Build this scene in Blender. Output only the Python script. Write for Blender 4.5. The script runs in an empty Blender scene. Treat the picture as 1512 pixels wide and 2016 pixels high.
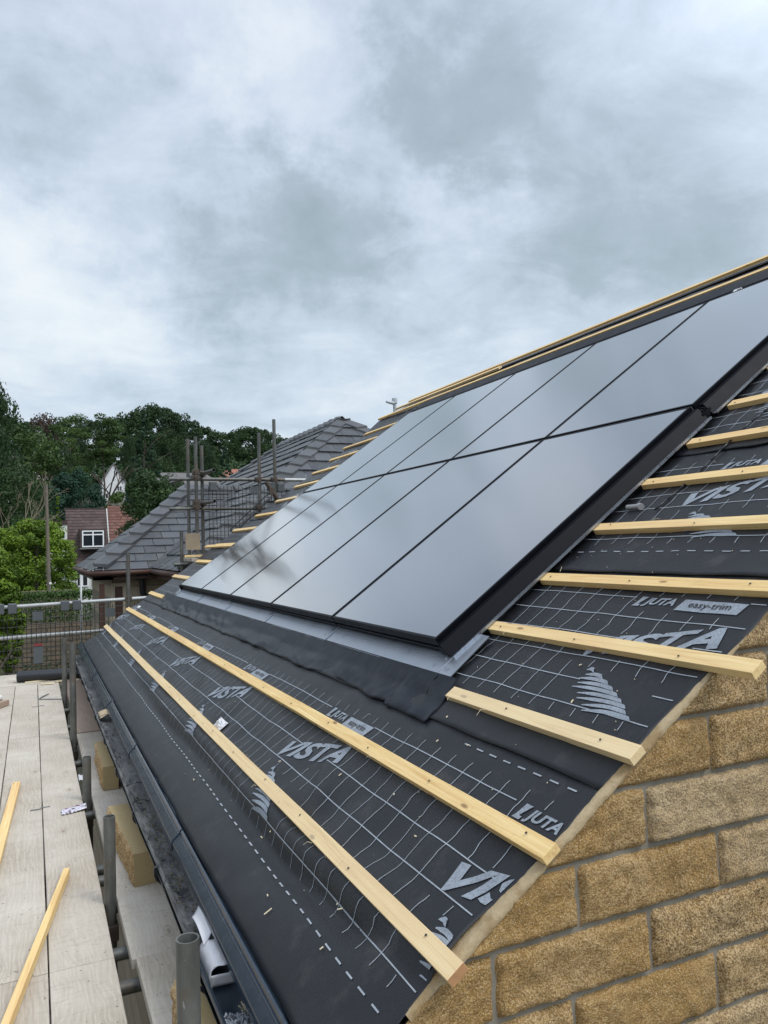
import bpy, bmesh, math, random
import numpy as np
from mathutils import Vector, Matrix, noise
random.seed(7)
S = bpy.context.scene
COL = S.collection
R_ = math.radians
# ------------------------------------------------------------------ camera
CAM = Vector((-1.40690459, -2.65424367, 0.37538861))
cd = bpy.data.cameras.new('camera'); cam = bpy.data.objects.new('camera', cd); COL.objects.link(cam)
rx = Vector((0.9107721, -0.41182429, -0.02991538)); dn = Vector((-0.01084573, 0.04856521, -0.99876113)); fw = Vector((0.41276694, 0.90996823, 0.0397653))
cam.matrix_world = Matrix(((rx.x, -dn.x, -fw.x, CAM.x), (rx.y, -dn.y, -fw.y, CAM.y), (rx.z, -dn.z, -fw.z, CAM.z), (0, 0, 0, 1)))
cd.sensor_fit = 'HORIZONTAL'; cd.sensor_width = 36; cd.lens = 36 * 1529.1 / 1512; cd.clip_end = 3000; cd.clip_start = 0.05
S.camera = cam
# ------------------------------------------------------------------ light
SUN_EL, SUN_ROT = 54, 145      # degrees; high sun behind cloud, behind the camera's right shoulder
sl = bpy.data.lights.new('sun', 'SUN'); so = bpy.data.objects.new('sun', sl); COL.objects.link(so)
sl.energy = 1.7; sl.angle = R_(22); sl.color = (1, .96, .89)
so.rotation_euler = (R_(90 - SUN_EL), 0, R_(180 - SUN_ROT))
S.view_settings.view_transform = 'Standard'; S.view_settings.look = 'None'; S.view_settings.gamma = 1
S.view_settings.exposure = 0.0
W = bpy.data.worlds.new('World'); S.world = W; W.use_nodes = True


def pixdir(px, py):
    d = fw + rx * ((px - 756) / 1529.1) + dn * ((py - 1008) / 1529.1)
    return d.normalized()


class NT:
    def __init__(s, tree): s.t = tree; s.n = tree.nodes; s.l = tree.links
    def new(s, kind, **kw):
        n = s.n.new(kind)
        for k, v in kw.items():
            if k == 'inp':
                for a, b in v.items():
                    if isinstance(b, bpy.types.NodeSocket): s.l.new(b, n.inputs[a])
                    else: n.inputs[a].default_value = b
            else: setattr(n, k, v)
        return n
    def math(s, op, a, b=None, c=None, clamp=False):
        n = s.n.new('ShaderNodeMath'); n.operation = op; n.use_clamp = clamp
        for i, v in enumerate((a, b, c)):
            if v is None: continue
            if isinstance(v, bpy.types.NodeSocket): s.l.new(v, n.inputs[i])
            else: n.inputs[i].default_value = v
        return n.outputs[0]
    def noise(s, vec, scale, detail=4, rough=.55, dist=0):
        n = s.new('ShaderNodeTexNoise', inp={'Scale': scale, 'Detail': detail, 'Roughness': rough, 'Distortion': dist})
        if vec is not None: s.l.new(vec, n.inputs['Vector'])
        return n.outputs['Fac']
    def ramp(s, fac, stops, interp='LINEAR'):
        n = s.new('ShaderNodeValToRGB'); s.l.new(fac, n.inputs[0]); cr = n.color_ramp; cr.interpolation = interp
        while len(cr.elements) < len(stops): cr.elements.new(.5)
        for e, (p, c) in zip(cr.elements, stops):
            e.position = p; e.color = (c[0], c[1], c[2], 1) if not isinstance(c, (int, float)) else (c, c, c, 1)
        return n.outputs[0]
    def mix(s, fac, a, b, blend='MIX'):
        n = s.n.new('ShaderNodeMix'); n.data_type = 'RGBA'; n.blend_type = blend
        for i, v in ((0, fac), (6, a), (7, b)):
            if isinstance(v, bpy.types.NodeSocket): s.l.new(v, n.inputs[i])
            elif isinstance(v, (int, float)): n.inputs[i].default_value = v
            else: n.inputs[i].default_value = (v[0], v[1], v[2], 1)
        return n.outputs[2]
    def mapping(s, vec, scale=(1, 1, 1), rot=(0, 0, 0), loc=(0, 0, 0)):
        n = s.new('ShaderNodeMapping', inp={'Scale': scale, 'Rotation': rot, 'Location': loc}); s.l.new(vec, n.inputs[0])
        return n.outputs[0]


# ---- overcast sky: Nishita under a broken cloud sheet
w = NT(W.node_tree); w.n.clear()
tc = w.new('ShaderNodeTexCoord').outputs['Generated']
sky = w.new('ShaderNodeTexSky', sky_type='NISHITA', sun_disc=False, sun_elevation=R_(SUN_EL), sun_rotation=R_(SUN_ROT)).outputs[0]
sep = w.new('ShaderNodeSeparateXYZ', inp={0: tc})
dz = w.math('MAXIMUM', sep.outputs[2], 0.0)
den = w.math('ADD', dz, .22)
cv = w.new('ShaderNodeCombineXYZ', inp={0: w.math('DIVIDE', sep.outputs[0], den), 1: w.math('DIVIDE', sep.outputs[1], den), 2: 0.0}).outputs[0]
n1 = w.noise(w.mapping(cv, (1, 1, 1), (0, 0, .5), (3.1, 1.7, 0)), 1.35, 7, .55, .25)
n2 = w.noise(w.mapping(cv, (1, 1, 1), (0, 0, .2), (7.3, 4.1, 0)), 4.4, 9, .64, .5)
n3 = w.noise(w.mapping(cv, (.55, 1.2, 1), (0, 0, -.35), (1.3, 9.1, 0)), 2.2, 5, .55, .2)
# domain warp for the big masses
wn = w.new('ShaderNodeTexNoise', inp={'Scale': 4.5, 'Detail': 7, 'Roughness': .62, 'Vector': tc}).outputs['Color']
wv = w.new('ShaderNodeVectorMath', operation='MULTIPLY_ADD', inp={0: wn, 1: (.40, .40, .40), 2: (-.20, -.20, -.20)}).outputs[0]
td = w.new('ShaderNodeVectorMath', operation='ADD', inp={0: tc, 1: wv}).outputs[0]
tot = w.math('MULTIPLY_ADD', n1, 1.0, -.5)
tot = w.math('MULTIPLY_ADD', n2, .68, w.math('ADD', tot, -.34))
tot = w.math('MULTIPLY_ADD', n3, .30, w.math('ADD', tot, -.15))
tot = w.math('ADD', w.math('MULTIPLY', tot, .8), .565)
for px, py, rad, amp in [(520, 470, .14, -.33), (660, 410, .12, -.18), (860, 230, .10, -.27), (300, 300, .10, .08), (240, 560, .1, .10), (170, 170, .12, -.26), (370, 520, .09, -.14), (150, 330, .08, -.16), (1010, 300, .12, -.08),
                         (950, 590, .06, -.16), (1300, 400, .2, -.18), (1150, 520, .12, -.12), (1400, 120, .2, -.03), (1080, -130, .22, -.16), (600, 60, .16, -.03), (640, 215, .085, .26), (470, 150, .07, .20), (200, 40, .1, .12), (780, 370, .06, .13),  # includes an unseen dark blob above the view, added to dim the upper panels' reflection
                         (860, 430, .06, .17), (100, 560, .12, .14), (40, 420, .08, .14), (1000, 640, .10, .16), (780, 640, .08, .06), (1200, 640, .06, .1), (1130, 220, .08, .08), (60, 690, .1, .05), (350, 700, .12, .02), (120, 740, .09, -.08), (560, 700, .1, -.05), (960, 470, .05, .12)]:
    d = pixdir(px, py)
    dist = w.new('ShaderNodeVectorMath', operation='DISTANCE', inp={0: td, 1: tuple(d)}).outputs['Value']
    g = w.math('POWER', 2.718, w.math('MULTIPLY', w.math('MULTIPLY', dist, dist), -1 / (rad * rad * .8)))
    tot = w.math('MULTIPLY_ADD', g, amp, tot)
cc = w.ramp(tot, [(.08, (3.7, 4.65, 5.3)), (.30, (4.45, 5.45, 6.3)), (.43, (5.55, 6.65, 7.7)), (.56, (6.55, 7.6, 8.75)), (.70, (7.6, 8.55, 9.35)), (.9, (8.8, 9.5, 9.9))])
# lavender tint higher up
lav = w.math('MULTIPLY', w.math('SUBTRACT', dz, .2), 1.6, clamp=True)
cc = w.mix(lav, cc, (1.02, .985, 1.025), 'MULTIPLY')
# unseen cloud towards the hidden sun, overhead / behind, brightened to lift the scene light
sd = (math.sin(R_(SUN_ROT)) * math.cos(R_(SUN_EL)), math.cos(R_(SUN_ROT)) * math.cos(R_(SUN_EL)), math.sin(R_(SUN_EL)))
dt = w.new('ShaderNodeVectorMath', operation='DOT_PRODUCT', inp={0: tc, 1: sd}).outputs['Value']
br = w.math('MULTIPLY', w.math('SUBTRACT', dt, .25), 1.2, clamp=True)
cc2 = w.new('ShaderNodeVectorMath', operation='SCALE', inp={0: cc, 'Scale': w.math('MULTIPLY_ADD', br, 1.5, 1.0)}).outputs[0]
fd = w.new('ShaderNodeVectorMath', operation='DOT_PRODUCT', inp={0: tc, 1: (-.1, .99, .1)}).outputs['Value']
away = w.math('MULTIPLY', w.math('SUBTRACT', .45, fd), 1.6, clamp=True)      # unseen sky low down behind and to the sides, darkened to cut side light
low = w.math('MULTIPLY_ADD', dz, 1.3, .42, clamp=True)
kk = w.math('ADD', w.math('MULTIPLY', away, low), w.math('SUBTRACT', 1.0, away))
cc2 = w.new('ShaderNodeVectorMath', operation='SCALE', inp={0: cc2, 'Scale': kk}).outputs[0]
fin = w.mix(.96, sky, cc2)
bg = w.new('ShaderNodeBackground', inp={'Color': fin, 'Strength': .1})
out = w.new('ShaderNodeOutputWorld', inp={0: bg.outputs[0]})

# ------------------------------------------------------------------ materials
MATS = {}


def mat(name, fn):
    if name in MATS: return MATS[name]
    m = bpy.data.materials.new(name); m.use_nodes = True
    t = NT(m.node_tree); t.n.clear()
    b = t.new('ShaderNodeBsdfPrincipled'); o = t.new('ShaderNodeOutputMaterial', inp={0: b.outputs[0]})
    co = t.new('ShaderNodeTexCoord').outputs['Object']
    oi = t.new('ShaderNodeObjectInfo')
    fn(t, b, co, oi)
    MATS[name] = m
    return m


def setp(t, b, **kw):
    for k, v in kw.items():
        k = {'rough': 'Roughness', 'metal': 'Metallic', 'base': 'Base Color', 'ior': 'IOR', 'normal': 'Normal', 'spec': 'Specular IOR Level', 'coat': 'Coat Weight', 'coatr': 'Coat Roughness', 'trans': 'Transmission Weight', 'alpha': 'Alpha', 'sheen': 'Sheen Weight'}[k]
        if isinstance(v, bpy.types.NodeSocket): t.l.new(v, b.inputs[k])
        elif isinstance(v, tuple): b.inputs[k].default_value = (v[0], v[1], v[2], 1)
        else: b.inputs[k].default_value = v


def bump(t, h, strength=.3, dist=.01):
    return t.new('ShaderNodeBump', inp={'Height': h, 'Strength': strength, 'Distance': dist}).outputs[0]


def simple(name, col, rough=.6, metal=0, var=.25, scale=8, bscale=60, bst=.15, spec=.5):
    def f(t, b, co, oi):
        n = t.noise(co, scale, 5)
        c = t.mix(n, tuple(x * (1 - var) for x in col), tuple(x * (1 + var) for x in col))
        setp(t, b, base=c, rough=rough, metal=metal, spec=spec, normal=bump(t, t.noise(co, bscale, 3), bst, .004))
    return mat(name, f)


def f_memb(t, b, co, oi):
    n = t.noise(co, 3, 5)
    base = t.mix(n, (.010, .011, .013), (.020, .0213, .0245))
    dust = t.ramp(t.noise(co, 9, 7, .65), [(.56, 0), (.74, .8)])
    base = t.mix(t.math('MULTIPLY', dust, .28), base, (.11, .108, .10))
    wv = t.new('ShaderNodeTexWave', bands_direction='DIAGONAL', inp={'Vector': t.mapping(co, (95, 38, 95), (0, 0, .5)), 'Scale': 1.0, 'Distortion': .6, 'Detail': 1}).outputs['Fac']
    h = t.math('MULTIPLY_ADD', wv, .5, t.math('MULTIPLY', t.noise(co, 45, 4), .9))
    setp(t, b, base=base, rough=t.math('MULTIPLY_ADD', n, .2, .30), spec=.27, normal=bump(t, h, .4, .0022))


MEMB = mat('underlay_black', f_memb)


def f_print(t, b, co, oi):
    n = t.ramp(t.noise(co, 160, 4, .7), [(.32, .35), (.6, 1)])
    c = t.mix(n, (.08, .09, .105), (.30, .335, .375))
    c = t.mix(t.ramp(t.noise(co, 14, 4), [(.4, 0), (.8, .6)]), c, (.14, .155, .17))
    setp(t, b, base=c, rough=.6)


PRINT = mat('underlay_print', f_print)


def f_line(t, b, co, oi):
    c = t.mix(t.noise(co, 30, 4), (.17, .19, .21), (.42, .45, .48))
    setp(t, b, base=c, rough=.6)


LINE = mat('underlay_line_print', f_line)


def f_batten(t, b, co, oi):
    rnd = oi.outputs['Random']
    off = t.new('ShaderNodeVectorMath', operation='MULTIPLY_ADD', inp={0: rnd, 1: (7, 31, 13), 2: co}).outputs[0]
    g = t.noise(t.mapping(off, (55, 1.6, 55)), 1.6, 6, .6, .8)
    c = t.ramp(g, [(.28, (.54, .33, .115)), (.45, (.74, .515, .215)), (.62, (.82, .615, .29)), (.8, (.87, .70, .375))])
    big = t.noise(t.mapping(off, (2, 1, 2)), 1.3, 3)
    c = t.mix(t.ramp(big, [(.42, 0), (.72, .55)]), c, (.62, .36, .155))
    vor = t.new('ShaderNodeTexVoronoi', inp={'Vector': t.mapping(off, (16, 5.0, 16)), 'Scale': 1.0, 'Randomness': 1})
    kn = t.ramp(vor.outputs['Distance'], [(.07, 1), (.13, 0)])
    c = t.mix(t.math('MULTIPLY', kn, .8), c, (.20, .095, .035))
    dirt = t.ramp(t.noise(off, 38, 6, .7), [(.58, 0), (.75, .6)])
    c = t.mix(t.math('MULTIPLY', dirt, .4), c, (.25, .17, .09))
    c = t.mix(t.ramp(rnd, [(0, .45), (.4, 0)]), c, (.74, .50, .24))
    pale = t.math('MULTIPLY', t.ramp(rnd, [(.0, 0), (.5, .0), (1, .5)]), 1)
    c = t.mix(pale, c, (.66, .55, .38))
    saw = t.new('ShaderNodeTexWave', bands_direction='Y', inp={'Vector': off, 'Scale': 26, 'Distortion': 1.5, 'Detail': 2}).outputs['Fac']
    h = t.math('MULTIPLY_ADD', saw, .25, g)
    setp(t, b, base=c, rough=.72, normal=bump(t, h, .35, .002))


BATTEN = mat('sawn_batten_wood', f_batten)


def f_board(t, b, co, oi):
    rnd = oi.outputs['Random']
    off = t.new('ShaderNodeVectorMath', operation='MULTIPLY_ADD', inp={0: rnd, 1: (9, 17, 3), 2: co}).outputs[0]
    dis = t.noise(t.mapping(off, (5, 1.8, 5)), 1.2, 3)
    warp = t.new('ShaderNodeVectorMath', operation='MULTIPLY_ADD', inp={0: dis, 1: (.16, 0, 0), 2: off}).outputs[0]
    wv = t.new('ShaderNodeTexWave', bands_direction='X', inp={'Vector': t.mapping(warp, (1, .1, 1)), 'Scale': 16, 'Distortion': 6, 'Detail': 4, 'Detail Scale': 2.2}).outputs['Fac']
    fine = t.noise(t.mapping(off, (130, 3, 130)), 1.2, 5, .65)
    c = t.mix(wv, (.385, .335, .265), (.47, .415, .335))
    c = t.mix(t.ramp(fine, [(.35, .55), (.58, 0)]), c, (.28, .23, .17))
    big = t.noise(off, 1.7, 5, .6)
    c = t.mix(t.ramp(big, [(.32, .75), (.62, 0)]), c, (.60, .555, .475))
    st = t.ramp(t.noise(t.mapping(off, (3, 9, 3)), 1.4, 6, .7), [(.60, 0), (.78, .75)])
    c = t.mix(st, c, (.30, .25, .19))
    rip = t.noise(t.mapping(off, (5, 22, 5), (0, 0, .12)), 1.3, 4, .6, 1.2)
    c = t.mix(t.ramp(rip, [(.55, 0), (.68, .35)]), c, (.30, .25, .19))
    kv = t.new('ShaderNodeTexVoronoi', inp={'Vector': t.mapping(off, (5.5, 2.2, 5)), 'Scale': 1.0}).outputs['Distance']
    c = t.mix(t.ramp(kv, [(.03, .75), (.075, 0)]), c, (.22, .15, .09))
    c = t.mix(t.math('MULTIPLY', t.ramp(kv, [(.08, 0), (.10, .5), (.13, 0)]), 1), c, (.33, .26, .19))
    spot = t.ramp(t.noise(off, 55, 3, .5), [(.68, 0), (.72, .85)])
    c = t.mix(spot, c, (.12, .09, .07))
    c = t.mix(t.ramp(rnd, [(0, .0), (1, .22)]), c, (.40, .33, .26))
    h = t.math('MULTIPLY_ADD', wv, .12, fine)
    setp(t, b, base=c, rough=.85, normal=bump(t, h, .4, .003))


BOARD = mat('weathered_board_wood', f_board)


def f_boardred(t, b, co, oi):
    g = t.noise(t.mapping(co, (60, 3, 60)), 1.5, 5)
    c = t.mix(g, (.25, .17, .12), (.40, .31, .24))
    setp(t, b, base=c, rough=.85, normal=bump(t, g, .4, .003))


BOARD2 = mat('brown_board_wood', f_boardred)


def f_glass(t, b, co, oi):
    n = t.noise(co, 260, 3, .6)
    big = t.noise(co, 1.1, 3, .5)
    dust = t.ramp(t.noise(co, 7, 7, .7), [(.35, .02), (.8, .16)])
    base = t.mix(dust, (.26, .275, .305), (.27, .28, .30))
    spk = t.ramp(t.noise(co, 210, 2), [(.73, 0), (.77, .5)])
    base = t.mix(spk, base, (.30, .31, .33))
    setp(t, b, base=base, rough=t.math('MULTIPLY_ADD', big, .05, .10), metal=.93, normal=bump(t, t.math('MULTIPLY_ADD', big, 1.5, t.math('MULTIPLY', n, .35)), .22, .0012))
    b.inputs['Coat Weight'].default_value = 1; b.inputs['Coat Roughness'].default_value = .11; b.inputs['Coat IOR'].default_value = 1.6


GLASS = mat('panel_glass', f_glass)


def f_blk(t, b, co, oi):
    n = t.noise(co, 12, 5)
    setp(t, b, base=t.mix(n, (.0015, .002, .004), (.004, .005, .008)), spec=.12, rough=t.math('MULTIPLY_ADD', n, .2, .35), normal=bump(t, t.noise(co, 5, 3), .1, .01))


BLK = mat('black_coated_metal', f_blk)


def f_tray(t, b, co, oi):
    n = t.noise(co, 6, 5, .6)
    c = t.mix(n, (.33, .36, .40), (.47, .50, .55))
    c = t.mix(t.ramp(t.noise(co, 16, 5), [(.6, 0), (.72, .7)]), c, (.20, .225, .26))
    setp(t, b, base=c, metal=.9, rough=t.math('MULTIPLY_ADD', n, .18, .26), normal=bump(t, t.noise(co, 3, 3), .12, .01))


TRAY = mat('flashing_tray_metal', f_tray)


def f_apron(t, b, co, oi):
    n = t.noise(co, 7, 6, .6)
    sm = t.ramp(t.noise(t.mapping(co, (2, 1.4, 2), (0, 0, .8)), 3, 6, .7), [(.5, 0), (.78, .7)])
    c = t.mix(n, (.006, .0075, .012), (.012, .015, .022))
    c = t.mix(t.math('MULTIPLY', sm, .3), c, (.10, .11, .12))
    setp(t, b, base=c, rough=t.math('MULTIPLY_ADD', n, .15, .24), spec=.10, normal=bump(t, n, .22, .015))


APRON = mat('apron_rubber', f_apron)


def f_trim(t, b, co, oi):
    n = t.noise(co, 9, 5)
    c = t.mix(n, (.012, .022, .036), (.024, .038, .058))
    c = t.mix(t.ramp(t.noise(co, 30, 6, .7), [(.55, 0), (.8, .5)]), c, (.13, .14, .14))
    setp(t, b, base=c, rough=t.math('MULTIPLY_ADD', n, .15, .14))


TRIM = mat('eaves_trim_plastic', f_trim)


def f_gut(t, b, co, oi):
    n = t.noise(t.mapping(co, (6, 1.5, 6)), 2.4, 6, .7)
    silt = t.ramp(n, [(.40, 0), (.62, .9)])
    streak = t.ramp(t.noise(t.mapping(co, (8, 60, 8)), 1, 4, .7), [(.45, 0), (.7, .6)])
    c = t.mix(silt, (.03, .033, .038), (.21, .21, .20))
    c = t.mix(streak, c, (.045, .05, .052))
    setp(t, b, base=c, rough=t.math('MULTIPLY_ADD', silt, .4, .3), normal=bump(t, n, .4, .006))


GUT = mat('gutter_silted_plastic', f_gut)
GUTC = simple('gutter_clean_plastic', (.018, .027, .038), .28, var=.35)


def f_stone(t, b, co, oi):
    at = t.new('ShaderNodeAttribute', attribute_name='tone').outputs['Fac']
    big = t.noise(co, 5.5, 5, .6)
    mid = t.noise(co, 42, 6, .72)
    fin = t.noise(co, 190, 3, .7)
    c = t.mix(t.ramp(big, [(.36, 0), (.66, 1)]), (.50, .300, .098), (.67, .485, .255))
    c = t.mix(t.ramp(mid, [(.36, .85), (.56, 0)]), c, (.20, .108, .034))
    c = t.mix(t.ramp(fin, [(.40, .9), (.52, 0)]), c, (.13, .078, .033))
    c = t.mix(t.ramp(fin, [(.52, 0), (.66, .9)]), c, (.70, .54, .33))
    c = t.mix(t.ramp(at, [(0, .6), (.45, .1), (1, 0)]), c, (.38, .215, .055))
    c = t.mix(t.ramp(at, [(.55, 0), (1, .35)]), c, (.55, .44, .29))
    vo = t.new('ShaderNodeTexVoronoi', inp={'Vector': co, 'Scale': 330, 'Randomness': 1})
    rc = t.new('ShaderNodeSeparateColor', inp={0: vo.outputs['Color']}).outputs[0]
    sp = t.math('MULTIPLY', t.math('GREATER_THAN', rc, .89), t.math('LESS_THAN', vo.outputs['Distance'], .36))
    c = t.mix(t.math('MULTIPLY', sp, .8), c, (.85, .72, .5))
    h = t.math('MULTIPLY_ADD', fin, .7, t.math('MULTIPLY', mid, 1.5))
    setp(t, b, base=c, rough=t.math('MULTIPLY_ADD', sp, -.5, .8), normal=bump(t, h, 1, .009))


STONE = mat('pitched_golden_stone', f_stone)


def f_sawn(t, b, co, oi):
    big = t.noise(co, 7, 4)
    fin = t.noise(co, 160, 3)
    c = t.mix(big, (.37, .27, .12), (.44, .34, .18))
    c = t.mix(t.ramp(fin, [(.4, .3), (.6, 0)]), c, (.28, .20, .09))
    setp(t, b, base=c, rough=.8, normal=bump(t, fin, .3, .002))


SAWN = mat('sawn_golden_stone', f_sawn)


def f_mort(t, b, co, oi):
    n = t.noise(co, 30, 6, .7)
    c = t.mix(n, (.17, .15, .115), (.30, .275, .225))
    c = t.mix(t.ramp(t.noise(co, 9, 4), [(.5, 0), (.75, .6)]), c, (.15, .125, .09))
    setp(t, b, base=c, rough=.95, normal=bump(t, n, .8, .006))


MORT = mat('wall_mortar', f_mort)


def f_crest(t, b, co, oi):
    n = t.noise(co, 60, 6, .7)
    c = t.mix(n, (.30, .215, .105), (.50, .40, .255))
    c = t.mix(t.ramp(t.noise(co, 11, 5), [(.45, 0), (.6, .85)]), c, (.26, .17, .075))
    setp(t, b, base=c, rough=.9, normal=bump(t, n, .8, .006))


CREST = mat('wall_crest_mortar', f_crest)


def f_tube(t, b, co, oi):
    n = t.noise(t.mapping(co, (1, 1, .35)), 11, 8, .7)
    c = t.mix(t.ramp(n, [(.3, 0), (.7, 1)]), (.055, .057, .050), (.17, .17, .155))
    c = t.mix(t.ramp(t.noise(t.mapping(co, (3, 3, 1)), 22, 5, .7), [(.66, 0), (.71, .8)]), c, (.55, .55, .52))
    c = t.mix(t.ramp(t.noise(co, 5, 5), [(.56, 0), (.72, .6)]), c, (.14, .085, .045))
    setp(t, b, base=c, metal=.35, rough=t.math('MULTIPLY_ADD', n, .25, .36), normal=bump(t, n, .25, .003))


TUBE = mat('galvanised_tube', f_tube)
TUBEL = simple('pale_galvanised_tube', (.38, .39, .38), .42, .35, var=.25, scale=14)
COUP = simple('rusty_coupler_steel', (.085, .065, .05), .6, .4, var=.5, scale=30)
MESHM = simple('mesh_guard_dark', (.020, .024, .022), .5, .2)
PLATE = simple('guard_plate_grey', (.075, .085, .09), .5)
SLATE_BASE = (.082, .087, .095)


def f_slate(t, b, co, oi):
    at = t.new('ShaderNodeAttribute', attribute_name='tone').outputs['Fac']
    n = t.noise(co, 5, 6, .7)
    c = t.mix(at, (.024, .026, .030), (.070, .074, .080))
    c = t.mix(t.ramp(n, [(.42, 0), (.72, .5)]), c, (.115, .115, .11))
    c = t.mix(t.ramp(t.noise(co, 2.2, 6, .75), [(.62, 0), (.75, .6)]), c, (.10, .095, .045))
    setp(t, b, base=c, rough=t.math('MULTIPLY_ADD', n, .3, .32), normal=bump(t, t.noise(co, 30, 4), .35, .01))


SLATE = mat('grey_roof_tile', f_slate)


def f_tiles(base, base2):
    def f(t, b, co, oi):
        at = t.new('ShaderNodeAttribute', attribute_name='tone').outputs['Fac']
        n = t.noise(co, 2, 6, .7)
        c = t.mix(at, base, base2)
        c = t.mix(t.ramp(n, [(.5, 0), (.8, .5)]), c, (.12, .10, .09))
        setp(t, b, base=c, rough=.8)
    return f


BROWNT = mat('dark_brown_tile', f_tiles((.055, .034, .032), (.095, .06, .055)))
REDT = mat('red_clay_tile', f_tiles((.11, .045, .034), (.17, .075, .053)))


def f_ashlar(t, b, co, oi):
    br = t.new('ShaderNodeTexBrick', inp={'Vector': t.mapping(co, (1, 1, 1), (R_(90), 0, 0)), 'Color1': (.40, .34, .24, 1), 'Color2': (.29, .24, .165, 1), 'Mortar': (.19, .165, .125, 1), 'Scale': 1, 'Mortar Size': .012, 'Brick Width': .55, 'Row Height': .22, 'Bias': 0})
    n = t.noise(co, 5, 6, .7)
    c = t.mix(t.ramp(n, [(.4, 0), (.7, .5)]), br.outputs[0], (.22, .18, .12))
    setp(t, b, base=c, rough=.85, normal=bump(t, br.outputs['Fac'], -.4, .01))


ASHLAR = mat('coursed_buff_stone', f_ashlar)


def f_rubble(t, b, co, oi):
    br = t.new('ShaderNodeTexBrick', inp={'Vector': t.mapping(co, (1, 1, 1), (R_(90), 0, 0)), 'Color1': (.20, .15, .10, 1), 'Color2': (.12, .095, .07, 1), 'Mortar': (.06, .05, .04, 1), 'Scale': 1, 'Mortar Size': .02, 'Brick Width': .45, 'Row Height': .14})
    n = t.noise(co, 6, 6, .7)
    setp(t, b, base=t.mix(t.ramp(n, [(.4, 0), (.7, .6)]), br.outputs[0], (.09, .08, .05)), rough=.9)


RUBBLE = mat('brown_rubble_stone', f_rubble)


def foliage(name, dark, light, scale=1.2):
    def f(t, b, co, oi):
        geo = t.new('ShaderNodeNewGeometry')
        n = t.noise(co, scale, 4, .6)
        at = t.new('ShaderNodeAttribute', attribute_name='tone').outputs['Fac']
        fac = t.math('ADD', t.math('MULTIPLY', n, .6), t.math('MULTIPLY', at, .55), clamp=True)
        c = t.ramp(fac, [(.25, dark), (.8, light)])
        rr = t.new('ShaderNodeMix', data_type='RGBA', blend_type='MULTIPLY', inp={0: 1.0, 6: c, 7: t.ramp(oi.outputs['Random'], [(0, (.78, .82, .85)), (1, (1.12, 1.12, 1.0))])}).outputs[2]
        setp(t, b, base=rr, rough=.6, spec=.25)
        # a little light comes through the leaves
        tr = t.new('ShaderNodeBsdfTranslucent', inp={'Color': rr})
        ms = t.new('ShaderNodeMixShader', inp={0: .25, 1: b.outputs[0], 2: tr.outputs[0]})
        t.l.new(ms.outputs[0], [x for x in t.n if x.type == 'OUTPUT_MATERIAL'][0].inputs[0])
    return mat(name, f)


F_DARK = foliage('foliage_dark', (.016, .034, .014), (.045, .085, .028), .35)
F_MID = foliage('foliage_mid', (.024, .052, .014), (.085, .14, .035), .35)
F_BRIGHT = foliage('foliage_bright', (.045, .088, .010), (.21, .315, .032), 1.2)
F_CON = foliage('foliage_conifer', (.012, .034, .020), (.040, .085, .045), .5)
F_BROWN = foliage('foliage_copper', (.030, .022, .018), (.075, .050, .036), .5)
F_BLUE = foliage('foliage_bluegreen', (.014, .042, .026), (.045, .105, .06), .5)
F_HEDGE = foliage('foliage_hedge', (.018, .045, .012), (.075, .13, .03), 2)
BARK = simple('bark', (.075, .058, .042), .9, scale=5)
BARKP = simple('pale_bark', (.24, .20, .14), .9, scale=5)
POLEW = simple('pole_wood', (.15, .125, .095), .85, var=.4, scale=5)
WHITE = simple('white_paint', (.75, .76, .76), .5, var=.05)
RENDERW = simple('off_white_render', (.62, .62, .58), .8, var=.12, scale=1)
PANE = simple('dark_window_pane', (.02, .025, .03), .06, var=.3, bst=0, spec=.8)
BROWNW = simple('stained_brown_joinery', (.060, .026, .016), .6, var=.3)
DARKPL = simple('black_plastic', (.012, .013, .016), .35)
PAPER = simple('white_card', (.62, .61, .62), .6, var=.12, scale=20)
CARD = simple('brown_card', (.42, .32, .20), .8, var=.15)
STEEL = simple('galvanised_strap', (.22, .22, .21), .5, .5)
PLY = simple('plywood', (.27, .22, .155), .8, var=.3, scale=9)
ENDW = simple('batten_end_stain', (.42, .22, .10), .8, var=.4, scale=40)
WSTRIP = simple('wood_shavings', (.70, .60, .40), .8)
CHIM = simple('red_brick', (.24, .12, .08), .85)


def f_cling(t, b, co, oi):
    n = t.noise(co, 40, 6, .7, 1.5)
    setp(t, b, base=t.mix(t.ramp(n, [(.42, 0), (.62, 1)]), (.05, .06, .07), (.62, .66, .70)), rough=.12, normal=bump(t, n, 1, .01))


CLING = mat('clear_crinkled_film', f_cling)


def f_wrap(t, b, co, oi):
    n = t.new('ShaderNodeTexVoronoi', inp={'Vector': co, 'Scale': 60}).outputs['Color']
    g = t.new('ShaderNodeSeparateColor', inp={0: n}).outputs[0]
    setp(t, b, base=t.ramp(g, [(.2, (.65, .62, .68)), (.45, (.20, .06, .14)), (.6, (.6, .58, .62)), (.8, (.08, .06, .09))], 'CONSTANT'), rough=.3)


WRAP = mat('printed_wrapper', f_wrap)

# ------------------------------------------------------------------ builders


def tag(o, label=None, cat=None, group=None, kind=None):
    if label: o['label'] = label
    if cat: o['category'] = cat
    if group: o['group'] = group
    if kind: o['kind'] = kind
    return o


def empty(name, loc=(0, 0, 0), **kw):
    o = bpy.data.objects.new(name, None); o.location = loc; o.empty_display_size = .1; COL.objects.link(o)
    return tag(o, **kw)


def wloc(o):
    v = Vector(o.location)
    while o.parent: o = o.parent; v += Vector(o.location)
    return v


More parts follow.
